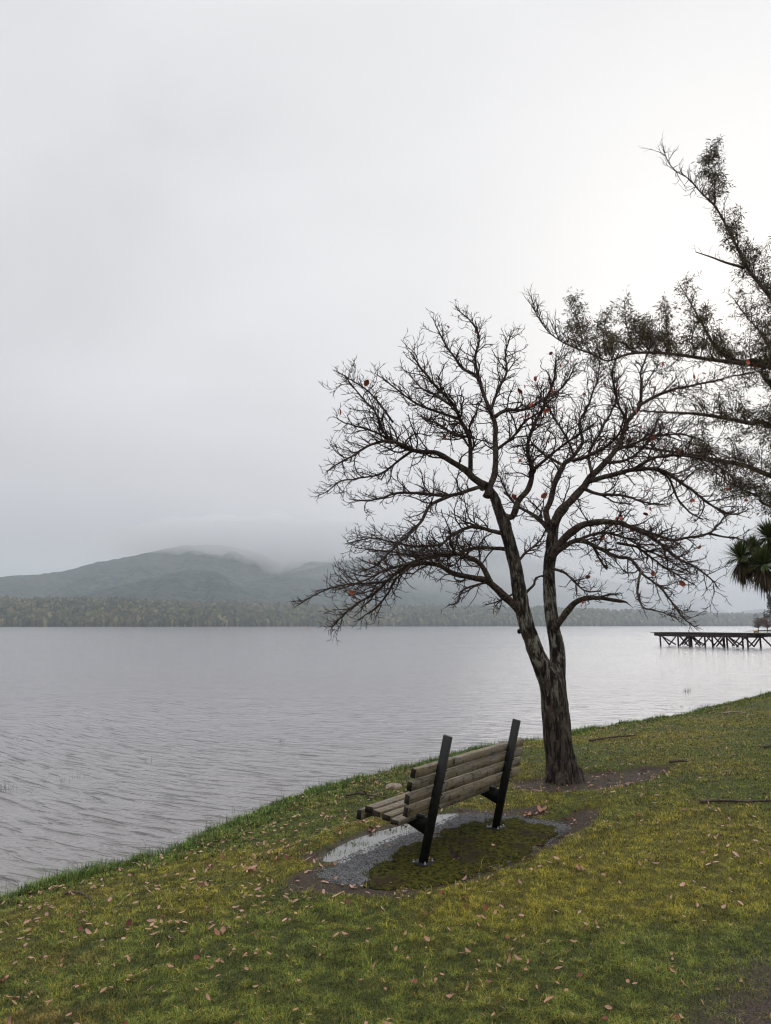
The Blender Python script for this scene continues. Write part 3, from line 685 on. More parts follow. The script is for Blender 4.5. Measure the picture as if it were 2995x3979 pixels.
CROWN_C = P(2000, 2250, TY)-TB
def grow(mb, p, d, L, r, lvl, out=None, tips=None, up=.10, step=.045, spacing=(.0, .085, .075, .07), sprd=.85):
    n = max(2, int(L/step)); pts = [p]; dirs = [d]; k = 0
    bend = np.array([random.gauss(0, 1), random.gauss(0, 1), random.gauss(0, 1)])*.08
    for i in range(n):
        d = d+bend+np.array([random.gauss(0, .17), random.gauss(0, .17), random.gauss(0, .17)+up*.5*(i/n+.2)]); d = d/np.linalg.norm(d)
        if random.random() < .22: bend = np.array([random.gauss(0, 1), random.gauss(0, 1), random.gauss(0, 1)])*.11
        p = p+d*step; pts.append(p); dirs.append(d)
    rad = r*(1-.55*np.linspace(0, 1, n+1)); 
    if lvl >= 2: rad[-1] *= .55
    mb.tube(pts, rad, 5 if lvl == 1 else 3, cap=False)
    if tips is not None and lvl >= 2: tips.append((p, d))
    if lvl >= 3: return
    sp = spacing[lvl]; s = sp*random.uniform(.3, 1)
    side = random.choice((-1, 1)); az0 = random.uniform(0, 6.28)
    while s < L:
        i = min(n, int(s/step)); q = pts[i]; t = dirs[i]
        az0 += 2.4+random.gauss(0, .5)
        a = np.cross(t, [0.2, .1, 1.]); a /= np.linalg.norm(a)+1e-9; b = np.cross(t, a)
        lat = a*math.cos(az0)+b*math.sin(az0)*.75; lat[2] += .18
        nd = t*random.uniform(.45, .9)+lat*sprd; nd /= np.linalg.norm(nd)
        cl = (L-s)*random.uniform(.35, .75)+{1: .13, 2: .05}[lvl]
        cl = min(cl, {1: .46, 2: .11}[lvl]*random.uniform(.6, 1.2))
        grow(mb, q, nd, cl, max(.0044, rad[i]*.68), lvl+1, out, tips, up, step if lvl == 1 else .035, spacing, sprd)
        s += sp*random.uniform(.6, 1.5)
LIMBS = [  # points (X, Y, half width), depth start / end, side shoot length
 ([(2032, 2400, 15), (2008, 2361, 18), (1960, 2318, 17), (1893, 2259, 14), (1832, 2245, 12), (1759, 2229, 11), (1698, 2198, 10), (1625, 2189, 9), (1564, 2210, 8), (1515, 2247, 7), (1466, 2296, 6), (1405, 2336, 5), (1344, 2381, 4), (1301, 2418, 3)], -.15, -1.0, .6),
 ([(1905, 2262, 12), (1888, 2225, 12), (1862, 2186, 10), (1814, 2162, 9), (1747, 2150, 8), (1660, 2165, 7), (1590, 2190, 6), (1500, 2215, 5), (1400, 2260, 4), (1320, 2290, 3)], -.45, -1.5, .6),
 ([(1500, 2262, 6), (1420, 2268, 5), (1350, 2268, 4), (1270, 2290, 3.5), (1200, 2320, 3), (1165, 2348, 2.5)], -.9, -1.1, .28),
 ([(1880, 1885, 17), (1838, 1857, 15), (1808, 1826, 14), (1747, 1790, 12), (1692, 1759, 11), (1619, 1753, 9), (1560, 1735, 8), (1500, 1690, 6), (1460, 1610, 5), (1400, 1540, 4), (1350, 1470, 3)], -.3, -.7, .65),
 ([(1619, 1753, 8), (1527, 1716, 7), (1442, 1729, 6), (1380, 1765, 5), (1320, 1800, 4), (1290, 1815, 3)], -.45, -1.1, .45),
 ([(1600, 1752, 7), (1560, 1780, 6), (1478, 1841, 5), (1393, 1861, 4), (1320, 1872, 4), (1277, 1905, 3), (1240, 1921, 2.5)], -.4, .3, .35),
 ([(1560, 1735, 6), (1480, 1690, 5), (1400, 1660, 4), (1330, 1640, 3), (1310, 1625, 2.5)], -.5, -.9, .35),
 ([(1527, 1640, 5), (1478, 1576, 5), (1430, 1521, 4), (1368, 1478, 3.5), (1314, 1448, 3)], -.6, -.3, .18),
 ([(1890, 1930, 15), (1905, 1887, 14), (1924, 1832, 13), (1925, 1710, 12), (1921, 1637, 11), (1887, 1552, 9), (1851, 1466, 8), (1790, 1423, 6), (1740, 1350, 5), (1715, 1300, 4), (1690, 1262, 3)], -.3, .35, .5),
 ([(1921, 1620, 10), (1967, 1594, 9), (2044, 1586, 7), (2147, 1533, 6), (2200, 1480, 5), (2230, 1430, 3)], .0, .8, .55),
 ([(1826, 1840, 12), (1828, 1780, 10), (1823, 1710, 9), (1790, 1631, 8), (1753, 1558, 7), (1690, 1500, 6), (1640, 1440, 5), (1610, 1390, 4)], -.3, -1.0, .6),
 ([(1870, 1500, 8), (1850, 1420, 7), (1850, 1369, 6), (1863, 1307, 5), (1830, 1250, 4), (1780, 1205, 3)], .2, .1, .35),
 ([(1905, 1600, 8), (1935, 1520, 7), (1967, 1436, 6), (1965, 1370, 5), (1979, 1301, 3)], .1, .6, .45),
 ([(1790, 1631, 7), (1700, 1600, 6), (1620, 1570, 5), (1560, 1530, 4), (1500, 1480, 3)], -.6, -.9, .5),
 ([(1753, 1575, 7), (1700, 1540, 6), (1640, 1510, 4), (1600, 1470, 3)], -.7, .2, .45),
 ([(1945, 2000, 15), (1990, 2008, 14), (2017, 1943, 13), (2052, 1900, 12), (2070, 1830, 10), (2050, 1740, 8), (2080, 1640, 7), (2120, 1560, 6), (2150, 1470, 5), (2160, 1390, 3)], -.2, -.8, .6),
 ([(1870, 1905, 10), (1863, 1893, 9), (1753, 1924, 8), (1661, 1918, 7), (1558, 1912, 6), (1490, 1930, 5), (1430, 1945, 4), (1380, 1940, 3)], -.3, -.9, .5),
 ([(1753, 1924, 8), (1710, 1942, 8), (1668, 1966, 7), (1637, 2021, 7), (1600, 2064, 6), (1540, 2120, 5), (1466, 2186, 4), (1410, 2215, 3)], -.5, -1.3, .5),
 ([(1965, 2075, 10), (1900, 2060, 9), (1832, 2046, 8), (1753, 2082, 7), (1710, 2115, 6), (1620, 2120, 5), (1540, 2110, 4), (1440, 2090, 3.5), (1360, 2110, 3)], -.2, -.9, .5),
 ([(1985, 2140, 10), (1942, 2131, 9), (1832, 2131, 8), (1771, 2152, 7), (1700, 2160, 6), (1600, 2155, 5), (1500, 2140, 4), (1400, 2130, 3)], -.2, .5, .45),
 ([(1600, 2192, 6), (1540, 2250, 5), (1500, 2310, 5), (1450, 2370, 4), (1400, 2410, 3)], -.8, -.5, .35),
 ([(1890, 2262, 6), (1800, 2290, 4), (1780, 2340, 4), (1750, 2350, 3)], -.4, -.8, .2),
 # right stem
 ([(2155, 2045, 16), (2170, 1991, 17), (2220, 1941, 17), (2264, 1897, 16), (2301, 1847, 15), (2352, 1797, 13), (2389, 1753, 12), (2414, 1702, 11), (2440, 1633, 10), (2483, 1577, 9), (2495, 1500, 7), (2490, 1440, 5), (2515, 1380, 4), (2540, 1300, 3)], .2, .6, .6),
 ([(2483, 1577, 8), (2546, 1539, 8), (2615, 1514, 7), (2703, 1495, 6), (2816, 1470, 4), (2891, 1451, 3.5), (2967, 1439, 2.5)], .5, 1.2, .35),
 ([(2135, 2040, 14), (2120, 1990, 13), (2138, 1947, 13), (2157, 1872, 12), (2188, 1809, 11), (2230, 1770, 9), (2264, 1715, 8), (2250, 1640, 6), (2290, 1560, 5), (2320, 1480, 4), (2330, 1420, 3)], .25, .9, .6),
 ([(2145, 2080, 12), (2117, 2041, 12), (2079, 2008, 10), (2036, 1981, 8), (2000, 1960, 6), (1960, 1900, 5), (1940, 1850, 4)], .2, 1.1, .45),
 ([(2225, 1790, 9), (2290, 1770, 8), (2350, 1740, 7), (2400, 1690, 5), (2430, 1600, 4)], .3, -.5, .55),
 ([(2285, 1870, 12), (2377, 1847, 11), (2452, 1828, 10), (2546, 1822, 9), (2609, 1847, 8), (2665, 1891, 7), (2741, 1947, 6), (2800, 1985, 5), (2850, 2000, 4), (2890, 1990, 3)], .25, -.3, .5),
 ([(2546, 1822, 7), (2600, 1860, 6), (2630, 1930, 5), (2680, 1990, 4), (2730, 2020, 3)], .0, .7, .4),
 ([(2452, 1828, 8), (2540, 1780, 7), (2640, 1770, 6), (2740, 1790, 5), (2820, 1830, 4), (2860, 1870, 3)], .0, -.9, .5),
 ([(2140, 2170, 15), (2171, 2127, 18), (2200, 2085, 17), (2253, 2046, 15), (2307, 2030, 13), (2388, 2030, 11), (2450, 2045, 9), (2552, 2104, 8), (2615, 2154, 7), (2691, 2198, 5), (2753, 2240, 4), (2780, 2265, 3)], .1, -.7, .6),
 ([(2450, 2045, 8), (2540, 2075, 7), (2609, 2098, 7), (2672, 2085, 6), (2753, 2073, 6), (2785, 2048, 5), (2822, 2004, 4), (2850, 1990, 3)], -.2, .3, .25),
 ([(2753, 2073, 6), (2810, 2085, 5), (2860, 2090, 4), (2900, 2100, 3)], .2, -.2, .28),
 ([(2140, 2180, 10), (2171, 2140, 11), (2245, 2098, 10), (2301, 2117, 9), (2389, 2161, 8), (2452, 2173, 7), (2490, 2223, 6), (2552, 2274, 5), (2603, 2330, 4.5), (2647, 2393, 3.5), (2690, 2430, 3)], .1, -1.1, .4),
 ([(2490, 2223, 6), (2483, 2250, 6), (2477, 2311, 5), (2502, 2361, 4), (2560, 2375, 3), (2620, 2400, 2.5)], -.8, -1.3, .3),
 ([(2400, 2110, 7), (2480, 2130, 6), (2560, 2190, 5), (2640, 2240, 4), (2700, 2270, 3)], -.1, .6, .45),
 ([(2301, 2117, 6), (2330, 2170, 5), (2360, 2210, 5), (2350, 2180, 3)], .0, .5, .3),
 ([(2245, 2100, 8), (2330, 2070, 7), (2430, 2090, 6), (2520, 2140, 5), (2600, 2180, 4), (2680, 2225, 3)], .2, 1.1, .5),
 ([(2264, 1897, 9), (2330, 1920, 8), (2420, 1925, 6), (2500, 1950, 5), (2570, 1960, 3)], .3, -.6, .5),
 ([(2389, 1753, 8), (2470, 1720, 7), (2560, 1690, 6), (2650, 1690, 5), (2720, 1700, 3)], .4, 1.1, .5),
 ([(2152, 2452, 13), (2172, 2419, 14), (2204, 2377, 14), (2247, 2334, 12), (2291, 2323, 11), (2350, 2326, 9), (2412, 2337, 8)], .0, -.3, .12),
 ([(2320, 2322, 5), (2370, 2310, 5), (2405, 2312, 3)], -.2, -.4, .1),
 ([(2047, 2300, 7), (2075, 2270, 6), (2078, 2245, 5), (2110, 2235, 4), (2125, 2245, 4)], -.05, .1, .14),
 ([(2150, 2210, 7), (2200, 2230, 6), (2270, 2290, 4), (2330, 2300, 3)], .0, -.8, .3),
 ([(2230, 1770, 7), (2200, 1700, 6), (2150, 1620, 5), (2110, 1550, 4), (2090, 1500, 3)], .8, 1.4, .5),
 ([(2301, 1847, 9), (2290, 1760, 7), (2350, 1650, 6), (2390, 1560, 5), (2400, 1480, 3)], .3, 1.2, .5),
 ([(2070, 1830, 8), (2150, 1760, 6), (2230, 1700, 5), (2300, 1650, 4)], -.5, -1.1, .5),
 ([(1925, 1750, 8), (1990, 1700, 6), (2040, 1640, 5), (2100, 1600, 4)], .0, -.6, .5),
 ([(2188, 1809, 8), (2120, 1770, 6), (2060, 1730, 5), (1990, 1740, 4)], .6, 1.2, .5),
 ([(2352, 1797, 9), (2420, 1790, 7), (2500, 1740, 6), (2560, 1620, 4)], .4, 1.3, .55),
 ([(2440, 1640, 7), (2400, 1560, 6), (2380, 1460, 5), (2400, 1380, 3)], .5, -.2, .45),
 ([(1840, 1700, 7), (1780, 1690, 6), (1700, 1650, 5), (1640, 1620, 4)], -.5, .4, .5),
 ([(2010, 2300, 6), (1950, 2330, 4), (1900, 2345, 3)], -.1, .5, .25),
 ([(2000, 2200, 7), (2040, 2150, 6), (2090, 2110, 5), (2120, 2060, 4)], -.2, .3, .3),
]
tips = []
random.seed(11)
for li, (pts, d0, d1, sl_) in enumerate(LIMBS):
    q, ct, cq = limb_path(pts, d0, d1, .045)
    n = len(q); wn = np.array([[random.gauss(0, 1) for _ in range(3)] for _ in range(n)]); k = np.ones(5)/5
    for a in range(3): wn[:, a] = np.convolve(wn[:, a], k, 'same')
    q = q+wn*.016*np.linspace(.3, 1, n)[:, None]
    rr = np.interp(cq, ct, [pxr(p[2], TY)*(.70+.015*min(p[2], 14)) for p in pts])*(1+.05*np.sin(np.arange(n)*.9+li)); rr[0] *= 1.1
    mb = MB(); mb.tube(q, rr, 10 if rr.max() > .02 else 7); br = mb.build('branch', M_LIMB, tree, True)
    tw = MB(); L = np.linalg.norm(np.diff(q, axis=0), axis=1).sum(); s = .22 if li not in (40,) else .3; az = random.uniform(0, 6.28)
    cum = np.concatenate([[0], np.cumsum(np.linalg.norm(np.diff(q, axis=0), axis=1))])
    while s < L:
        i = int(np.searchsorted(cum, s)); i = min(i, n-2); t = q[i+1]-q[i]; t /= np.linalg.norm(t)
        fr = s/L; az += 2.4+random.gauss(0, .6)
        if rr[i] < .034 or random.random() < .35:
            a = np.cross(t, [0, 0, 1.]); a /= np.linalg.norm(a)+1e-9; b = np.cross(a, t)
            lat = a*math.cos(az)+b*math.sin(az)
            od = q[i]-CROWN_C; od /= np.linalg.norm(od)
            nd = t*random.uniform(.4, .9)+lat*.75+od*.30; nd /= np.linalg.norm(nd)
            ll = sl_*random.uniform(.45, 1.5)*(1-.55*fr)
            grow(tw, q[i], nd, ll, min(rr[i]*.6, .0072+.0085*ll), 1, None, tips, up=.10)
        s += random.uniform(.036, .085)
    # leading shoot
    t = q[-1]-q[-3]; t /= np.linalg.norm(t); grow(tw, q[-1], t, .10, max(.004, rr[-1]*.9), 1, None, tips, up=.1)
    tw.build('twigs', M_TWIG, br)
print('tips', len(tips))
# the few leaves that still hang on: joined per spot
random.seed(5)
sel = [tips[i] for i in random.sample(range(len(tips)), 420)]
spots = [on for on in sel if on[0][0] > (P(2050, 2000, TY)-TB)[0]-.2 or random.random() < .25][:110]
for p, d in spots[:95]:
    me = random.choice(LMB); o = bpy.data.objects.new('clinging_leaf', me); COL.objects.link(o); o.parent = tree
    o.location = p; o.rotation_euler = (random.uniform(0, 6), random.uniform(0, 6), random.uniform(0, 6)); o.scale = (random.uniform(1.0, 2.1),)*3

# ------------------------------------------------------------------ gum tree at the right
GY = 17.0
GB = on_g(3600, 2900); GB = np.array([12.2, GY, float(ground(12.2, GY))])
gum = empty('gum_tree', GB); tag(gum, 'tall gum tree reaching leafy limbs in from the right edge above the bare tree', 'tree')
def gp(X, Y, dd=0): return P(X, Y, GY+dd)-GB
mb = MB(); tk = [np.array([0, 0, -.3]), np.array([.05, 0, 1.]), np.array([-.1, .1, 3.]), np.array([.1, .1, 5.]), np.array([.3, .2, 7.5]), np.array([.2, .1, 10.]), np.array([.5, 0, 13])]
q = catmull(tk, .2); mb.tube(q, np.interp(np.linspace(0, 1, len(q)), [0, .05, .5, 1], [.55, .36, .25, .06]), 14); mb.build('trunk', M_GUM, gum, True)
def gpath(pts, d0, d1, first=None):
    W = []; n = len(pts)
    for i, p in enumerate(pts): W.append(gp(p[0], p[1], d0+(d1-d0)*i/(n-1)))
    if first is not None: W = [np.array(first)]+W
    return W
lance = [np.array([(0, 0, 0), (.35, .12, .02), (1, 0, -.06), (.35, -.12, .02)]), np.array([[0, 1, 2, 3]])]
LV = []; 
def leafcluster(p, n, L, spread, d=None):
    for _ in range(n):
        a = np.array([random.gauss(0, 1), random.gauss(0, 1), random.gauss(-.1, .9)]); a /= np.linalg.norm(a)
        b = np.cross(a, [random.gauss(0, 1), random.gauss(0, 1), random.gauss(0, 1)]); b /= np.linalg.norm(b)+1e-9
        l = L*random.uniform(.5, 1.45); p0 = p+a*spread*random.random(); w = l*.10
        LV.append((p0, p0+a*l*.4+b*w, p0+a*l-np.array([0, 0, l*.12]), p0+a*l*.4-b*w))
def ggrow(mb, p, d, L, r, lvl, up, leafy):
    step = .08; n = max(2, int(L/step)); pts = [p]; 
    for i in range(n):
        d = d+np.array([random.gauss(0, .10), random.gauss(0, .10), random.gauss(0, .10)+up]); d /= np.linalg.norm(d); p = p+d*step; pts.append(p)
        if lvl < 2 and random.random() < (.55 if lvl == 0 else .5):
            nd = d+np.array([random.gauss(0, .7), random.gauss(0, .7), random.gauss(.15, .6)]); nd /= np.linalg.norm(nd)
            ggrow(mb, p, nd, L*random.uniform(.28, .5), r*.6, lvl+1, up, leafy)
        if leafy and (lvl >= 1 or i > n*.4) and random.random() < leafy: leafcluster(p, random.randint(2, 5), .090, .06)
    mb.tube(pts, np.linspace(r, r*.35, len(pts)), 4, cap=False)
    if leafy: leafcluster(p, random.randint(4, 9), .095, .07)
GL = [
 (gpath([(3080, 1290), (2995, 1158), (2956, 1108), (2905, 1044), (2867, 968), (2823, 880), (2779, 804), (2722, 747), (2677, 696), (2627, 665), (2595, 627), (2582, 590)], .2, -.6, (.15, .1, 7.6)), [.13, .10, .085, .075, .066, .056, .048, .04, .032, .024, .018, .012, .006], .42, (.15, .72)),
 (gpath([(2995, 1427), (2880, 1412), (2753, 1396), (2627, 1377), (2515, 1370), (2440, 1376), (2389, 1395), (2352, 1401), (2301, 1376), (2232, 1351), (2170, 1320), (2119, 1276), (2082, 1213), (2066, 1160)], 0, -.9, (-.02, .08, 5.9)), [.17, .115, .095, .08, .068, .058, .05, .044, .04, .034, .028, .022, .017, .012, .007], .50, (.0, .86)),
 (gpath([(2995, 1655), (2923, 1646), (2829, 1627), (2703, 1608), (2578, 1602), (2483, 1596)], .3, -.2, (0, .08, 4.9)), [.12, .075, .065, .055, .045, .03, .015], .5, (.0, .8)),
 (gpath([(2995, 1850), (2891, 1809), (2766, 1784), (2672, 1765), (2546, 1746), (2452, 1734), (2340, 1740)], -.2, .8, (0, .08, 3.8)), [.13, .085, .075, .062, .052, .04, .03, .012], .5, (.0, .75)),
 (gpath([(3010, 1975), (2950, 1930), (2880, 1900), (2800, 1850), (2740, 1800)], .5, 1.2, (0, .08, 3.3)), [.09, .055, .045, .035, .022, .01], .5, (.0, 1.0)),
 (gpath([(2980, 1425), (2842, 1395), (2772, 1336), (2722, 1247), (2671, 1158), (2652, 1127)], .0, .3), [.06, .05, .036, .026, .016, .008], .3, (.1, 1)),
 (gpath([(2995, 1500), (3000, 1380), (2960, 1300), (2900, 1230), (2870, 1190)], .4, .8, (0, .08, 5.2)), [.07, .06, .05, .04, .02, .01], .5, (.2, 1)),
]
random.seed(21)
for gi, (W, rad, sl_, (f0, f1)) in enumerate(GL):
    q = catmull(W, .08); n = len(q); rr = np.interp(np.linspace(0, 1, n), np.linspace(0, 1, len(rad)), rad)
    mb = MB(); mb.tube(q, rr, 10); br = mb.build('limb', M_GUM, gum, True); LV = []; tw = MB()
    for i in range(3, n-1):
        if q[i][0]+GB[0] > .60*(q[i][1]+GY): continue
        fr = i/n
        for _ in range(3 if gi < 5 else 2):
            if random.random() < .62:
                t = q[i+1]-q[i]; t /= np.linalg.norm(t)
                leafy = (.14 if gi in (1, 5) else .19) if f0 <= fr <= f1 else 0
                up = (.85 if random.random() < .8 else -.5) if gi in (0, 1, 5, 6) else random.choice((.7, -.5, .2))
                nd = t*random.uniform(.2, .8)+np.array([random.gauss(0, .55), random.gauss(0, .6), up+random.gauss(0, .4)]); nd /= np.linalg.norm(nd)
                ggrow(tw, q[i], nd, sl_*random.uniform(.4, 1.9)*(1.2-.5*fr), .010, 0, .05, leafy)
    t = q[-1]-q[-3]; t /= np.linalg.norm(t); ggrow(tw, q[-1], t, .35, .008, 0, .06, 0); ggrow(tw, q[-1], t+np.array([-.4, 0, .3]), .3, .006, 0, .06, 0)
    tw.build('twigs', M_TWIG, br)
    if LV:
        V = np.array(LV).reshape(-1, 3); nq = len(LV); C = np.repeat(rng.uniform(.5, 1.2, (nq, 1))*np.array([.115, .095, .045]), 4, 0)
        raw_mesh('foliage', V, [np.arange(nq*4).reshape(-1, 4)], M_LEAFC, C, parent=br)
# plume rising from the upper limb, bare stub
mb = MB(); q = catmull([gp(*a) for a in ((2892, 1041), (2816, 1019), (2766, 1000), (2703, 979))], .08); mb.tube(q, np.linspace(.035, .010, len(q)), 7)
ob = mb.build('dead_limb', M_GUM, gum, True)
tw = MB()
for k in range(3, len(q), 2): ggrow(tw, q[k], np.array([random.gauss(-.2, .3), random.gauss(0, .3), .8]), .22, .005, 1, .02, 0)
tw.build('twigs', M_TWIG, ob)
for pts, sl_, num in (([(2779, 790), (2772, 677), (2753, 640), (2785, 590)], .34, 9), ([(2452, 1332), (2430, 1240), (2427, 1175)], .25, 7), ([(2264, 1338), (2245, 1240), (2215, 1180)], .3, 8), ([(2352, 1380), (2345, 1300), (2358, 1226)], .28, 7), ([(2600, 1370), (2590, 1280), (2585, 1200)], .25, 7), ([(2515, 1360), (2500, 1300), (2490, 1260)], .28, 7), ([(2700, 1380), (2690, 1300), (2730, 1230)], .3, 8)):
    q = catmull([gp(a, b, random.uniform(-.3, .3)) for a, b in pts], .07); mb = MB(); mb.tube(q, np.linspace(.018, .006, len(q)), 6); br = mb.build('limb', M_GUM, gum, True); LV = []; tw = MB()
    for i in range(1, len(q)):
        for _ in range(3): ggrow(tw, q[i], np.array([random.gauss(0, .6), random.gauss(0, .6), random.gauss(.5, .5)]), sl_*random.uniform(.5, 1), .006, 1, .05, .5)
    tw.build('twigs', M_TWIG, br); V = np.array(LV).reshape(-1, 3); nq = len(LV)
    raw_mesh('foliage', V, [np.arange(nq*4).reshape(-1, 4)], M_LEAFC, np.repeat(rng.uniform(.5, 1.2, (nq, 1))*np.array([.115, .095, .045]), 4, 0), parent=br)

# ------------------------------------------------------------------ cabbage tree
CY = 24.0; cx = 13.3; CB = np.array([cx, CY, float(ground(cx, CY))])
cab = empty('cabbage_tree', CB); tag(cab, 'cabbage tree with spiky sword leaf heads and drooping dead leaves at the right edge', 'tree')
mb = MB(); mb.tube(catmull([(0, 0, -.3), (.05, 0, 1), (-.05, 0, 2.2), (0, .05, 3.2)], .2), .16, 12); mb.build('trunk', M_GUM, cab, True)
heads = [(2880, 2172, .0, .78), (2966, 2200, -.7, .80), (2990, 2095, .6, .82), (2925, 2150, .5, .7), (3060, 2120, .2, .8), (3040, 2210, .7, .7)]
random.seed(3)
for X, Y, dd, L in heads:
    c = P(X, Y, CY+dd)-CB; mb = MB(); mb.tube(catmull([(0, .02, 3.1), (c*.5+np.array([0, 0, 1.3])), c-np.array([0, 0, .05])], .1), [.07]*len(catmull([(0, .02, 3.1), (c*.5+np.array([0, 0, 1.3])), c-np.array([0, 0, .05])], .1)), 8)
    br = mb.build('branch', M_GUM, cab, True); lf = MB()
    for k in range(480):
        el = random.uniform(-1.45, 1.5); az = random.uniform(0, 6.283); dead = el < -.35
        d = np.array([math.cos(az)*math.cos(el), math.sin(az)*math.cos(el), math.sin(el)]); l = L*random.uniform(.75, 1.08)*(1 if not dead else random.uniform(.8, 1.25))*(1-.18*max(0, math.sin(el)))
        p = c+np.array([0, 0, .05 if not dead else -.08]); pts = [p]; dr = .02 if el > .2 else .10
        if dead: dr = .26
        for i in range(4): d = d-np.array([0, 0, dr*(i+.5)*.6]); d /= np.linalg.norm(d); p = p+d*l/4; pts.append(p)
        sd = np.cross(pts[1]-pts[0], [0, 0, 1.]); sd /= np.linalg.norm(sd)+1e-9; wd = [.011, .024, .022, .013, .002]
        V = []
        for i, pt in enumerate(pts): V += [pt-sd*wd[i], pt+sd*wd[i]]
        col = np.array([.060, .090, .026])*random.uniform(.5, 1.5) if not dead else np.array([.055, .036, .018])*random.uniform(.5, 1.6)
        if not dead and random.random() < .15: col = np.array([.12, .10, .03])
        lf.add(V, [(2*i, 2*i+1, 2*i+3, 2*i+2) for i in range(4)], tuple(col))
    lf.build('leaf_head', M_LEAFC, br)

# ------------------------------------------------------------------ jetty
def jp(u, z, back=0):      # along the front edge
    a = P(2556, 2431, 93.0); b = P(2930, 2431, 81.0); d = (b-a); p = a+d*u; nrm = np.array([-d[1], d[0], 0])/np.linalg.norm(d[:2]); q = p+nrm*back; return np.array([q[0], q[1], z])
JL = float(np.linalg.norm(jp(1, 0)-jp(0, 0))); JA = jp(0, 0); ja = math.atan2(*(jp(1, 0)-JA)[[1, 0]])
jet = empty('jetty', JA, ja); tag(jet, 'dark timber jetty on crossed braces standing out in the lake at right', 'jetty')
mb = MB()
for k in range(int(JL/.24)+6):
    x = -.9+k*.24
    if x < JL: mb.box((x, 1.9, 1.615), (.11, 2.15, .035))
mb.build('deck', M_JTOP, jet)
mb = MB()
for y in (-.1, 1.9, 3.9): mb.box((JL/2-.25, y, 1.42), (JL/2+.25, .10, .20))
mb.build('stringer', M_JET, jet)
mb = MB(); mb.box((JL*.5-.1, -.24, 1.27), (JL*.5-.2, .05, .10)); mb.build('fender_beam', M_JET, jet)
for y, us in ((-.02, (.02, .225, .35, .59, .735, .93)), (3.8, (.12, .27, .47, .66, .83))):
    for u in us:
        x = u*JL; mb = MB(); r0 = .15 if u in (.35, .47) else .105
        mb.tube([(x, y, -1.4), (x+.02, y, 0), (x, y, 1.3)], [r0, r0, r0*.95], 9); mb.build('pile', M_JET, jet, True)
        for sd in (-1, 1):
            if (u < .05 and sd < 0) or (u > .9 and sd > 0): continue
            mb = MB(); a = np.array([x+sd*.05, y+.16*sd, 1.28]); b = np.array([x+sd*1.3, y+.16*sd, .12]); mb.tube([a, b], .085, 6); mb.build('brace', M_JET, jet)
    for u in us[::2]:
        x = u*JL; mb = MB(); y2 = 1.9; mb.tube([(x+.12, y, 1.25), (x+.6, y2, .15)], .08, 6); mb.build('brace', M_JET, jet)
mb = MB(); mb.box((JL*.5, 1.9, 1.2), (JL*.47, .08, .08)); mb.build('cross_beam', M_JET, jet)
gw = empty('gangway', jp(1, 0)); gw.rotation_euler[2] = ja; tag(gw, 'thin dark walkway joining the jetty to the shore out of view at right', 'walkway')
mb = MB(); mb.box((9.0, 3.0, 1.50), (9.2, .9, .05)); mb.build('deck', M_JET, gw)
mb = MB(); mb.box((9.0, 2.1, 1.36), (9.2, .06, .09)); mb.box((9.0, 3.9, 1.36), (9.2, .06, .09)); mb.build('stringer', M_JET, gw)
for x in (3.5, 8, 12.5, 17):
    mb = MB(); mb.tube([(x, 3, -1.4), (x, 3, 1.3)], .1, 8); mb.build('pile', M_JET, gw)
mb = MB(); mb.tube([(0, 0, 0), (.06, 0, .10), (.2, .03, .16), (.34, 0, .1), (.4, 0, 0)], [.09, .12, .12, .1, .07], 7)
m_ = Mat('orange_rope'); MO = m_.done((.45, .22, .05), .8)
o = mb.build('rope_coil', MO); o.location = jp(.95, 1.70, .8); tag(o, 'small orange coil of rope lying on the right end of the jetty', 'rope')
mb = MB(); mb.box((0, 0, .05), (.3, .3, .5))
mb = MB(); mb.tube([(0, 0, -.6), (0, 0, .2), (.03, 0, 1.6), (.02, 0, 2.0)], [.10, .20, .14, .04], 8); q = P(1189, 2446, 420)
o = mb.build('marker_post', MO); o.location = (q[0], q[1], 0); tag(o, 'tiny orange marker post far out on the lake left of the tree', 'marker')

# reeds standing in the lake
def reeds(X, Y, nb, hh_, rad, label):
    p = on_z(X, Y, 0); mb = MB()
    for _ in range(nb):
        x, y = random.gauss(0, rad), random.gauss(0, rad); l = .62*hh_*random.uniform(.4, 1); dx, dy = random.gauss(0, .25)*l, random.gauss(0, .2)*l
        mb.tube([(x, y, -.05), (x+dx*.3, y+dy*.3, l*.6), (x+dx, y+dy, l*random.uniform(.75, 1))], [.0024*p[1]/14]*2+[.0012], 3)
    o = mb.build('reeds', M_STICK); o.location = p; tag(o, label, 'reeds', None)
reeds(2673, 2690, 14, .42, .09, 'dead reeds standing in the lake below the jetty')
reeds(255, 3040, 6, .17, .06, 'a few thin reed stems in the water at the far left')
reeds(306, 3022, 4, .15, .05, 'two dark reed stems in the left water, right of the first clump')
reeds(575, 2962, 4, .22, .04, 'lone reed stem in the water above the left bank')
reeds(1092, 2885, 5, .20, .04, 'bent reed stem in open water left of the bench')
reeds(-5, 3080, 34, .26, .12, 'submerged bare shrub tips breaking the water at the left edge')
reeds(905, 3158, 3, .16, .02, 'single short reed close to the bank in front of the bench')
reeds(2640, 2750, 9, .14, .22, 'short sparse reeds in the shallows near the right bank')
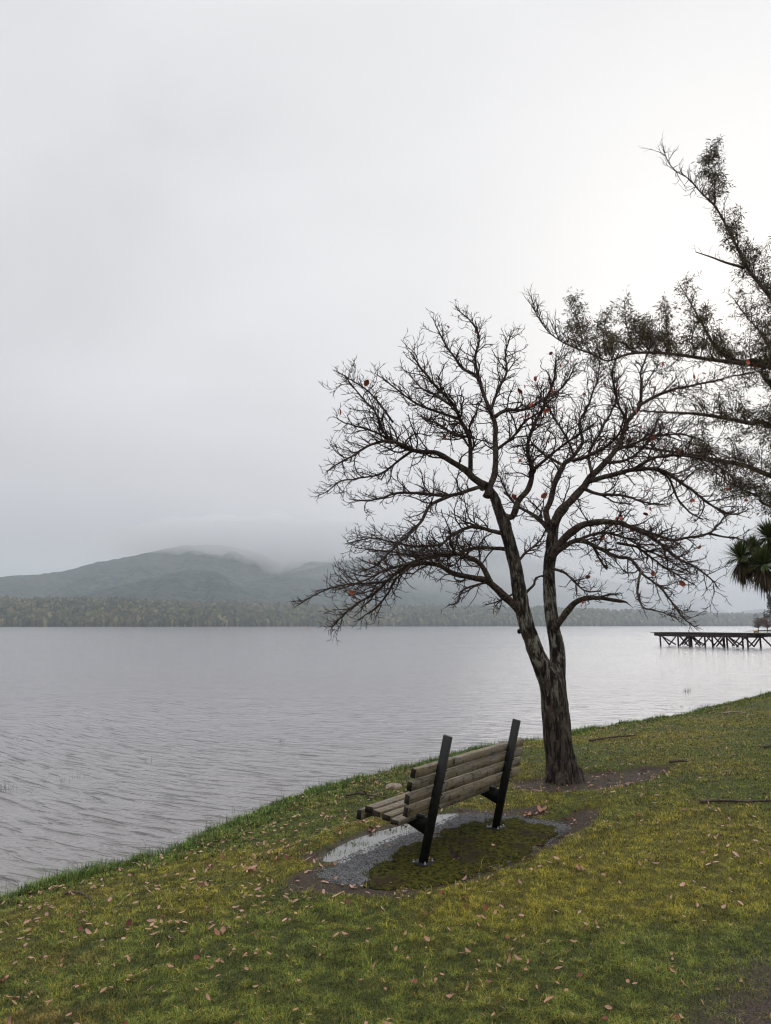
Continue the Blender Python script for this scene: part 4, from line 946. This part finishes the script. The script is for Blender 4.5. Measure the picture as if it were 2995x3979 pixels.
# leafy weed on the bank
random.seed(8)
def weed(X, Y, n, hh_, label):
    p = on_g(X, Y); mb = MB()
    for _ in range(n):
        a = random.uniform(0, 6.28); l = hh_*random.uniform(.5, 1); d = np.array([math.cos(a)*.5, math.sin(a)*.5, 1.]); q = [d*l*f for f in (0, .5, 1)]
        mb.tube(q, .003, 3, c=(.05, .09, .02))
        for f in (.35, .55, .75, .95):
            c = d*l*f
            for sd in (-1, 1):
                b = np.array([math.cos(a+sd*1.3), math.sin(a+sd*1.3), .3]); e = np.cross(b, d); e /= np.linalg.norm(e); w = .05*random.uniform(.6, 1.1)
                mb.add([c, c+b*w*.5+e*w*.2, c+b*w, c+b*w*.5-e*w*.2], [(0, 1, 2, 3)], tuple(np.array([.07, .14, .03])*random.uniform(.5, 1.2)))
    o = mb.build('weed_plant', M_LEAFC); o.location = p; tag(o, label, 'plant')
weed(992, 3133, 7, .16, 'leafy green weed on the bank edge left of the bench seat')
weed(1120, 3085, 9, .16, 'dark leafy weed on the bank edge left of the bench, by the root')
weed(1612, 2955, 10, .20, 'dense dark green weed on the bank edge just left of the near post top')

# ------------------------------------------------------------------ far spit with trees
sp = MB()
gx_, gy_ = np.meshgrid(np.linspace(150, 330, 60), np.linspace(270, 420, 40)); e = ((gx_-243)/88)**2+((gy_-325)/45)**2
gz_ = 2.2*(1-e)+.8*(fbm(gx_*.05, gy_*.05, 4)-.5); o = raw_mesh('far_shore', np.stack([gx_.ravel(), gy_.ravel(), gz_.ravel()], 1), [grid_faces(40, 60)], M_HILL, None, True); tag(o, kind='structure')
def crown_cloud(name, c, rads, n, size, col, mat=None, parent=None):
    u = rng.normal(0, 1, (n, 3)); u /= np.linalg.norm(u, axis=1)[:, None]; rad_ = (.55+.45*rng.random(n)**.4)[:, None]
    k = fbm(u[:, 0]*2.5+c[0], u[:, 1]*2.5+u[:, 2]*2.5, 3, 3); pos = u*rad_*np.array(rads)*(.7+.6*k[:, None])+np.array(c)
    a = rng.normal(0, 1, (n, 3)); a /= np.linalg.norm(a, axis=1)[:, None]; b = np.cross(a, rng.normal(0, 1, (n, 3))); b /= np.linalg.norm(b, axis=1)[:, None]
    s_ = size*rng.uniform(.5, 1.3, (n, 1)); V = np.stack([pos-a*s_, pos+b*s_*.6, pos+a*s_, pos-b*s_*.6], 1).reshape(-1, 3)
    C = np.repeat(np.array(col)*rng.uniform(.5, 1.4, (n, 1)), 4, 0)
    return V, np.arange(n*4).reshape(-1, 4), C
def far_tree(X, Ybase, d, h, w, col, label, bare=False, lobes=9):
    b = P(X, Ybase, d); b[2] = .6; root = empty('far_tree', b); tag(root, label, 'tree', 'trees on the far point at the right edge')
    mb = MB(); mb.tube([(0, 0, -1), (.1, 0, h*.3), (0, 0, h*.8)], [h*.03, h*.022, h*.008], 7)
    if bare:
        for k in range(26):
            a = random.uniform(0, 6.28); z0 = h*random.uniform(.12, .4); l = w*random.uniform(.6, 1.05); e = np.array([math.cos(a)*l, math.sin(a)*l, h*random.uniform(.15, .75)])
            mb.tube([(0, 0, z0), e*.45+np.array([0, 0, z0*.5]), e], [.11, .07, .03], 4)
    mb.build('trunk', M_TWIG, root); Vs, Fs, Cs, off = [], [], [], 0
    for k in range(lobes):
        t = (k+.5)/lobes; rr_ = w*(.75 if bare else (1.0-.75*t)); a = random.uniform(0, 6.28)
        c = (math.cos(a)*rr_*.55, math.sin(a)*rr_*.55, h*(.25+.65*t) if not bare else h*random.uniform(.35, .85))
        V, Fc, C = crown_cloud('c', c, (rr_*.55, rr_*.55, h*.11 if not bare else h*.16), 260 if not bare else 120, .28 if not bare else .20, col); Vs.append(V); Fs.append(Fc+off); Cs.append(C); off += len(V)
    raw_mesh('crown', np.concatenate(Vs), [np.concatenate(Fs)], M_LEAFC, np.concatenate(Cs), parent=root)
random.seed(4)
far_tree(2946, 2452, 300, 6.3, 2.6, (.13, .10, .095), 'grey bare bushy tree low on the far point behind the jetty', True, 10)
far_tree(2982, 2452, 295, 5.5, 2.8, (.14, .075, .05), 'reddish brown bush on the far point at the frame edge', True, 9)
far_tree(3003, 2452, 312, 15.5, 4.2, (.022, .032, .02), 'tall dark evergreen on the far point, cut by the right frame edge')

# ------------------------------------------------------------------ hills
RID = [  # crest (X, Y, D), foot fraction
 ([(-900, 2340, 2300), (0, 2341, 2300), (400, 2343, 2350), (700, 2357, 2400), (1200, 2366, 2900), (1700, 2366, 3500), (2350, 2382, 4300), (2700, 2392, 4900), (2995, 2398, 5200), (3600, 2396, 5400)], .72),
 ([(100, 2350, 2900), (252, 2318, 2900), (360, 2296, 2950), (540, 2258, 3050), (667, 2226, 3150), (748, 2213, 3200), (811, 2217, 3200), (865, 2238, 3200), (919, 2278, 3150), (991, 2314, 3100), (1080, 2360, 3000)], .75),
 ([(640, 2370, 3300), (766, 2332, 3400), (865, 2287, 3500), (1081, 2238, 4000), (1261, 2197, 4500), (1500, 2143, 5400), (1700, 2104, 6200), (1850, 2100, 7000), (2022, 2138, 8000), (2124, 2184, 8600), (2352, 2252, 9600), (2523, 2286, 10300), (2693, 2309, 10900), (2760, 2340, 11000), (2807, 2366, 11000), (2880, 2410, 11000)], .62),
 ([(-900, 2250, 4300), (0, 2241, 4300), (135, 2233, 4300), (234, 2220, 4300), (360, 2186, 4400), (486, 2164, 4600), (577, 2143, 4800), (700, 2118, 5000), (850, 2118, 5100), (1000, 2150, 5200), (1120, 2210, 5200), (1250, 2320, 5200)], .62),
 ([(760, 2290, 6300), (850, 2220, 6300), (919, 2170, 6300), (973, 2143, 6300), (1063, 2123, 6400), (1162, 2116, 6500), (1234, 2132, 6500), (1279, 2152, 6500), (1360, 2230, 6500)], .8),
 ([(1180, 2230, 8500), (1260, 2170, 8500), (1333, 2139, 8500), (1405, 2123, 8500), (1500, 2112, 8500), (1750, 2130, 8500), (1900, 2250, 8500)], .85),
 ([(2600, 2420, 7600), (2720, 2400, 7600), (2820, 2386, 7600), (2900, 2372, 7600), (2995, 2365, 7600), (3100, 2362, 7600), (3600, 2372, 7600)], .88),
]
cols = np.linspace(-700, 3500, 900)
rows = np.concatenate([np.linspace(1550, 5600, 330), np.linspace(5650, 12500, 150)])
ux = (cols-1497.5)/F
Xg, Dg = np.meshgrid(cols, rows); Wx = Xg*0+(Xg-1497.5)/F*Dg*.9886*1.0
Wx = (Xg-1497.5)/F/(CP+.1522*SP)*Dg
SHD = lambda X: np.interp(X, [-900, 0, 700, 1700, 2995, 3600], [1660, 1680, 1760, 2500, 3650, 3800])+90*(fbm(X*.008, X*0, 3)-.5)
Z = np.full(Xg.shape, -6.0)
for k, (cr, ff) in enumerate(RID):
    cr = np.array(cr, float); Xc = cr[:, 0]
    Dc = np.interp(cols, Xc, cr[:, 2]); Yc = np.interp(cols, Xc, cr[:, 1])
    ker = np.ones(9)/9; Yc = np.convolve(np.pad(Yc, 4, 'edge'), ker, 'valid'); Yc = Yc+2.0*(fbm(cols*.02, cols*0+k, 33, 4)-.5)
    v = (1989.5-Yc)/F; zc = H+Dc*(SP+v*CP)/(CP-v*SP)
    inr = (cols >= Xc[0]) & (cols <= Xc[-1]); 
    foot = Dc*ff if k else SHD(cols)
    s_ = (Dg-foot[None])/(Dc-foot)[None]
    up_ = np.clip(s_, 0, 1); prof = np.where(s_ <= 1, up_**(.62 if k == 0 else .9)*(1-.0*up_), 1-np.clip(s_-1, 0, 5)**1.5*.8)
    sp_ = (fbm(Xg*.012*3000/Dc.mean()+k*9, Dg*.0009, 50+k, 4)-.5)*2
    prof = prof+sp_*.20*np.clip(up_*(1-up_)*4, 0, 1)*(s_ < 1)
    z = zc[None]*prof; z = np.where(s_ < 0, -6, z); z = np.where(inr[None], z, -6)
    Z = np.maximum(Z, z)
Z = np.where(Dg < SHD(cols)[None], -6, np.maximum(Z, 1.0))
Z += np.where(Z > 3, 1, 0)*(fbm(Wx*.03, Dg*.03, 9, 3)-.5)*np.minimum(14, Z*.2)
o = raw_mesh('hills', np.stack([Wx.ravel(), Dg.ravel(), Z.ravel()], 1), [grid_faces(len(rows), len(cols))], M_HILL, None, True); tag(o, kind='structure')
# canopy of the far forest
def hz(X, D):
    ci = np.clip(np.searchsorted(cols, X)-1, 0, len(cols)-2); ri = np.clip(np.searchsorted(rows, D)-1, 0, len(rows)-2)
    return Z[ri, ci]
n = 30000
Xf = rng.uniform(-500, 3300, n); tf = rng.random(n)**1.6; Df = SHD(Xf)+8+tf*np.interp(Xf, [0, 1000, 3000], [640, 700, 1300])
keep = rng.random(n) < (1.0 if True else 1); Xf, Df, tf = Xf[keep], Df[keep], tf[keep]
nf = 3600; Xe = rng.uniform(-500, 3300, nf); De = SHD(Xe)+rng.uniform(-4, 10, nf); Xf = np.concatenate([Xf, Xe]); Df = np.concatenate([Df, De]); tf = np.concatenate([tf, np.zeros(nf)]); n = len(Xf)
zf = np.maximum(hz(Xf, Df), .5)
t0 = (1+5**.5)/2; ico = np.array([(-1, t0, 0), (1, t0, 0), (-1, -t0, 0), (1, -t0, 0), (0, -1, t0), (0, 1, t0), (0, -1, -t0), (0, 1, -t0), (t0, 0, -1), (t0, 0, 1), (-t0, 0, -1), (-t0, 0, 1)])/1.9
icf = np.array([(0, 11, 5), (0, 5, 1), (0, 1, 7), (0, 7, 10), (0, 10, 11), (1, 5, 9), (5, 11, 4), (11, 10, 2), (10, 7, 6), (7, 1, 8), (3, 9, 4), (3, 4, 2), (3, 2, 6), (3, 6, 8), (3, 8, 9), (4, 9, 5), (2, 4, 11), (6, 2, 10), (8, 6, 7), (9, 8, 1)])
sz = rng.uniform(3.2, 6.5, n)*np.interp(Xf, [0, 3000], [1, 1.8]); hs = sz*rng.uniform(1.1, 2.2, n)
size = np.stack([sz, sz, hs], 1)
pal = np.array([(.080, .095, .042), (.16, .16, .065), (.030, .042, .025), (.27, .25, .12), (.10, .115, .055), (.19, .15, .08)]); ci = rng.choice(6, n, p=[.3, .2, .22, .1, .13, .05])
pos = np.stack([(Xf-1497.5)/F/(CP+.1522*SP)*Df, Df, zf+hs*.55], 1)
V, Fc, C = scatter(ico, icf, pos, size, .24, pal[ci]*rng.uniform(.5, 1.1, (n, 1)))
tag(raw_mesh('forest', V, [Fc], M_FOR, C), 'dense olive green bush forest along the far lake shore', 'forest', kind='stuff')

# ------------------------------------------------------------------ air
m = bpy.data.materials.new('haze_air'); m.use_nodes = True; nt = m.node_tree; nt.nodes.clear()
out = nt.nodes.new('ShaderNodeOutputMaterial'); pv = nt.nodes.new('ShaderNodeVolumePrincipled'); pv.inputs['Color'].default_value = (.86, .935, 1, 1); pv.inputs['Density'].default_value = 1.15e-4; pv.inputs['Anisotropy'].default_value = .2
nt.links.new(pv.outputs[0], out.inputs['Volume'])
ZT = 1080
mb = MB(); mb.box((0, 6450, (ZT-3.2)/2), (9500, 6600, (ZT+3.2)/2)); o = mb.build('haze', m); tag(o, 'pale mist in the air over the lake', 'haze', kind='stuff'); print('haze top', ZT)

def mist(name, X0, X1, D0, D1, z0, z1, dens, lump, label, seed):  # closed volumes: low cloud on the hilltops, mist over the right lake end
    m = bpy.data.materials.new(name); m.use_nodes = True; nt = m.node_tree; nt.nodes.clear()
    out = nt.nodes.new('ShaderNodeOutputMaterial'); pv = nt.nodes.new('ShaderNodeVolumePrincipled'); pv.inputs['Color'].default_value = (.925, .92, .935, 1); pv.inputs['Density'].default_value = dens
    nt.links.new(pv.outputs[0], out.inputs['Volume'])
    nx, ny = 60, 26; u = np.linspace(0, 1, nx); w = np.linspace(0, 1, ny); U, Wv = np.meshgrid(u, w)
    D = D0+(D1-D0)*Wv; Xp = X0+(X1-X0)*U; x = (Xp-1497.5)/F*D
    e = (np.sin(np.pi*U)*np.sin(np.pi*Wv)).clip(0, 1)**1.25*(.35+1.1*fbm(U*6+seed, Wv*3+seed, seed+2, 4))
    zb = z0+(z1-z0)*.5*(1-e)+lump*(fbm(U*7+seed, Wv*4, seed, 4)-.5)*2*e; zt = z1-(z1-z0)*.499*(1-e)-lump*1.3*(fbm(U*5+seed, Wv*3, seed+5, 4)-.4)*2*e
    n = nx*ny; V = np.concatenate([np.stack([x.ravel(), D.ravel(), zb.ravel()], 1), np.stack([x.ravel(), D.ravel(), np.maximum(zt, zb+1).ravel()], 1)])
    g = grid_faces(ny, nx); rim = [i for i in range(nx)]+[r*nx+nx-1 for r in range(1, ny)]+[(ny-1)*nx+i for i in range(nx-2, -1, -1)]+[r*nx for r in range(ny-2, 0, -1)]
    rim = np.array(rim); r2 = np.roll(rim, -1); sd_ = np.stack([rim, r2, r2+n, rim+n], 1)[:, ::-1]
    o = raw_mesh(name, V, [g[:, ::-1], g+n, sd_], m, None, False); tag(o, label, 'mist', kind='stuff')
mist('low_cloud_mist', 330, 1560, 3900, 5900, 330, 760, .0024, 100, 'low grey cloud hanging on the nearer hilltops', 3)
mist('low_cloud_mist', 700, 2600, 5700, 9300, 540, 1000, .0006, 90, 'thin low cloud veiling the farther hilltops behind the tree', 9)
mist('low_cloud_mist', 1050, 3900, 1900, 9500, -3, 500, .00022, 0, 'pale mist lying over the right end of the lake', 5)

# ------------------------------------------------------------------ sky and sun
SAZ = 26; SEL = 23
sd = Vector((math.sin(R(SAZ))*math.cos(R(SEL)), math.cos(R(SAZ))*math.cos(R(SEL)), math.sin(R(SEL))))
W = bpy.data.worlds.new('World'); SC.world = W; W.use_nodes = True; nt = W.node_tree; nt.nodes.clear(); L = nt.links
def N(t, **k):
    x = nt.nodes.new(t)
    for a, b in k.items(): setattr(x, a, b)
    return x
def wm(op, a, b=None):
    x = N('ShaderNodeMath', operation=op)
    for i, v in enumerate((a, b)):
        if v is None: continue
        if isinstance(v, bpy.types.NodeSocket): L.new(v, x.inputs[i])
        else: x.inputs[i].default_value = v
    return x.outputs[0]
def wmix(f, a, b, mode='MIX'):
    x = N('ShaderNodeMix', data_type='RGBA', blend_type=mode)
    for i, v in ((0, f), (6, a), (7, b)):
        if isinstance(v, bpy.types.NodeSocket): L.new(v, x.inputs[i])
        else: x.inputs[i].default_value = (*v, 1) if isinstance(v, tuple) else v
    return x.outputs[2]
def wramp(src, stops, interp='EASE'):
    x = N('ShaderNodeValToRGB'); e = x.color_ramp.elements; x.color_ramp.interpolation = interp
    while len(e) < len(stops): e.new(.5)
    for a, (p, c) in zip(e, stops): a.position = p; a.color = (c, c, c, 1) if np.isscalar(c) else (*c, 1)
    L.new(src, x.inputs[0]); return x.outputs[0]
tc = N('ShaderNodeTexCoord'); sepx = N('ShaderNodeSeparateXYZ'); L.new(tc.outputs['Generated'], sepx.inputs[0])
vx, vy, vz = sepx.outputs
dot = N('ShaderNodeVectorMath', operation='DOT_PRODUCT'); L.new(tc.outputs['Generated'], dot.inputs[0]); dot.inputs[1].default_value = sd
mp = N('ShaderNodeMapping'); mp.inputs['Scale'].default_value = (1, 1, 1.7); L.new(tc.outputs['Generated'], mp.inputs['Vector'])
no = N('ShaderNodeTexNoise'); no.inputs['Scale'].default_value = 2.1; no.inputs['Detail'].default_value = 5; no.inputs['Roughness'].default_value = .45; no.inputs['Distortion'].default_value = .35; L.new(mp.outputs[0], no.inputs['Vector'])
elev = wramp(vz, [(.0, .46), (.08, .47), (.18, .60), (.32, .73), (.67, .80), (.82, 1.6)])
glow = wramp(dot.outputs['Value'], [(.80, 0), (.92, .3), (.99, .7)])
side = wramp(wm('ADD', wm('MULTIPLY', vx, .5), .5), [(.25, .90), (.5, .98), (.72, 1.02)])
cl = wm('ADD', wm('MULTIPLY', no.outputs[0], .52), .75)
lum = wm('MULTIPLY', wm('MULTIPLY', elev, side), cl)
tint = wmix(wramp(vz, [(0, 0), (.5, 1)]), (1.035, .99, 1.03), (1.01, 1.0, 1.012))
# cool pale blue gap low on the right
gap = wm('MULTIPLY', wramp(vx, [(.28, 0), (.46, 1)]), wramp(vz, [(.02, 1), (.26, 0)]))
base = wmix(1.0, tint, (1, 1, 1), 'MULTIPLY')
vmul = N('ShaderNodeVectorMath', operation='SCALE'); L.new(base, vmul.inputs[0]); L.new(lum, vmul.inputs['Scale'])
c1 = wmix(gap, vmul.outputs[0], (.43, .49, .55))
c2 = wmix(wm('MULTIPLY', glow, wm('SUBTRACT', 1.0, wm('MULTIPLY', gap, .85))), c1, (.87, .87, .87))
sky = N('ShaderNodeTexSky', sky_type='NISHITA'); sky.sun_disc = False; sky.sun_elevation = R(SEL); sky.sun_rotation = R(SAZ); sky.dust_density = 4
skyc = N('ShaderNodeVectorMath', operation='SCALE'); L.new(sky.outputs[0], skyc.inputs[0]); skyc.inputs['Scale'].default_value = .08
c3 = wmix(.06, c2, skyc.outputs[0])
bg = N('ShaderNodeBackground'); L.new(c3, bg.inputs[0]); bg.inputs[1].default_value = 1.0
wo = N('ShaderNodeOutputWorld'); L.new(bg.outputs[0], wo.inputs[0])
W.cycles.sampling_method = 'MANUAL'; W.cycles.sample_map_resolution = 512
sun = bpy.data.lights.new('sun', 'SUN'); sun.energy = .65; sun.angle = R(38); sun.color = (1, .95, .87); so = bpy.data.objects.new('sun', sun); COL.objects.link(so)
so.rotation_euler = (-sd).to_track_quat('-Z', 'Y').to_euler()

# ------------------------------------------------------------------ camera
cam = bpy.data.cameras.new('camera'); co_ = bpy.data.objects.new('camera', cam); COL.objects.link(co_); SC.camera = co_
cam.sensor_fit = 'VERTICAL'; cam.sensor_height = 36; cam.lens = 36*F/3979; cam.clip_start = .05; cam.clip_end = 30000
co_.location = (0, 0, H); co_.rotation_euler = (math.pi/2+PITCH, 0, 0)
SC.view_settings.view_transform = 'Standard'; SC.view_settings.look = 'None'; SC.view_settings.exposure = .14; SC.view_settings.gamma = 1
SC.render.engine = 'CYCLES'; cy = SC.cycles; cy.use_denoising = True; cy.max_bounces = 5; cy.diffuse_bounces = 2; cy.glossy_bounces = 3; cy.volume_bounces = 4; cy.transparent_max_bounces = 8; cy.volume_max_steps = 64
cy.filter_width = 1.2
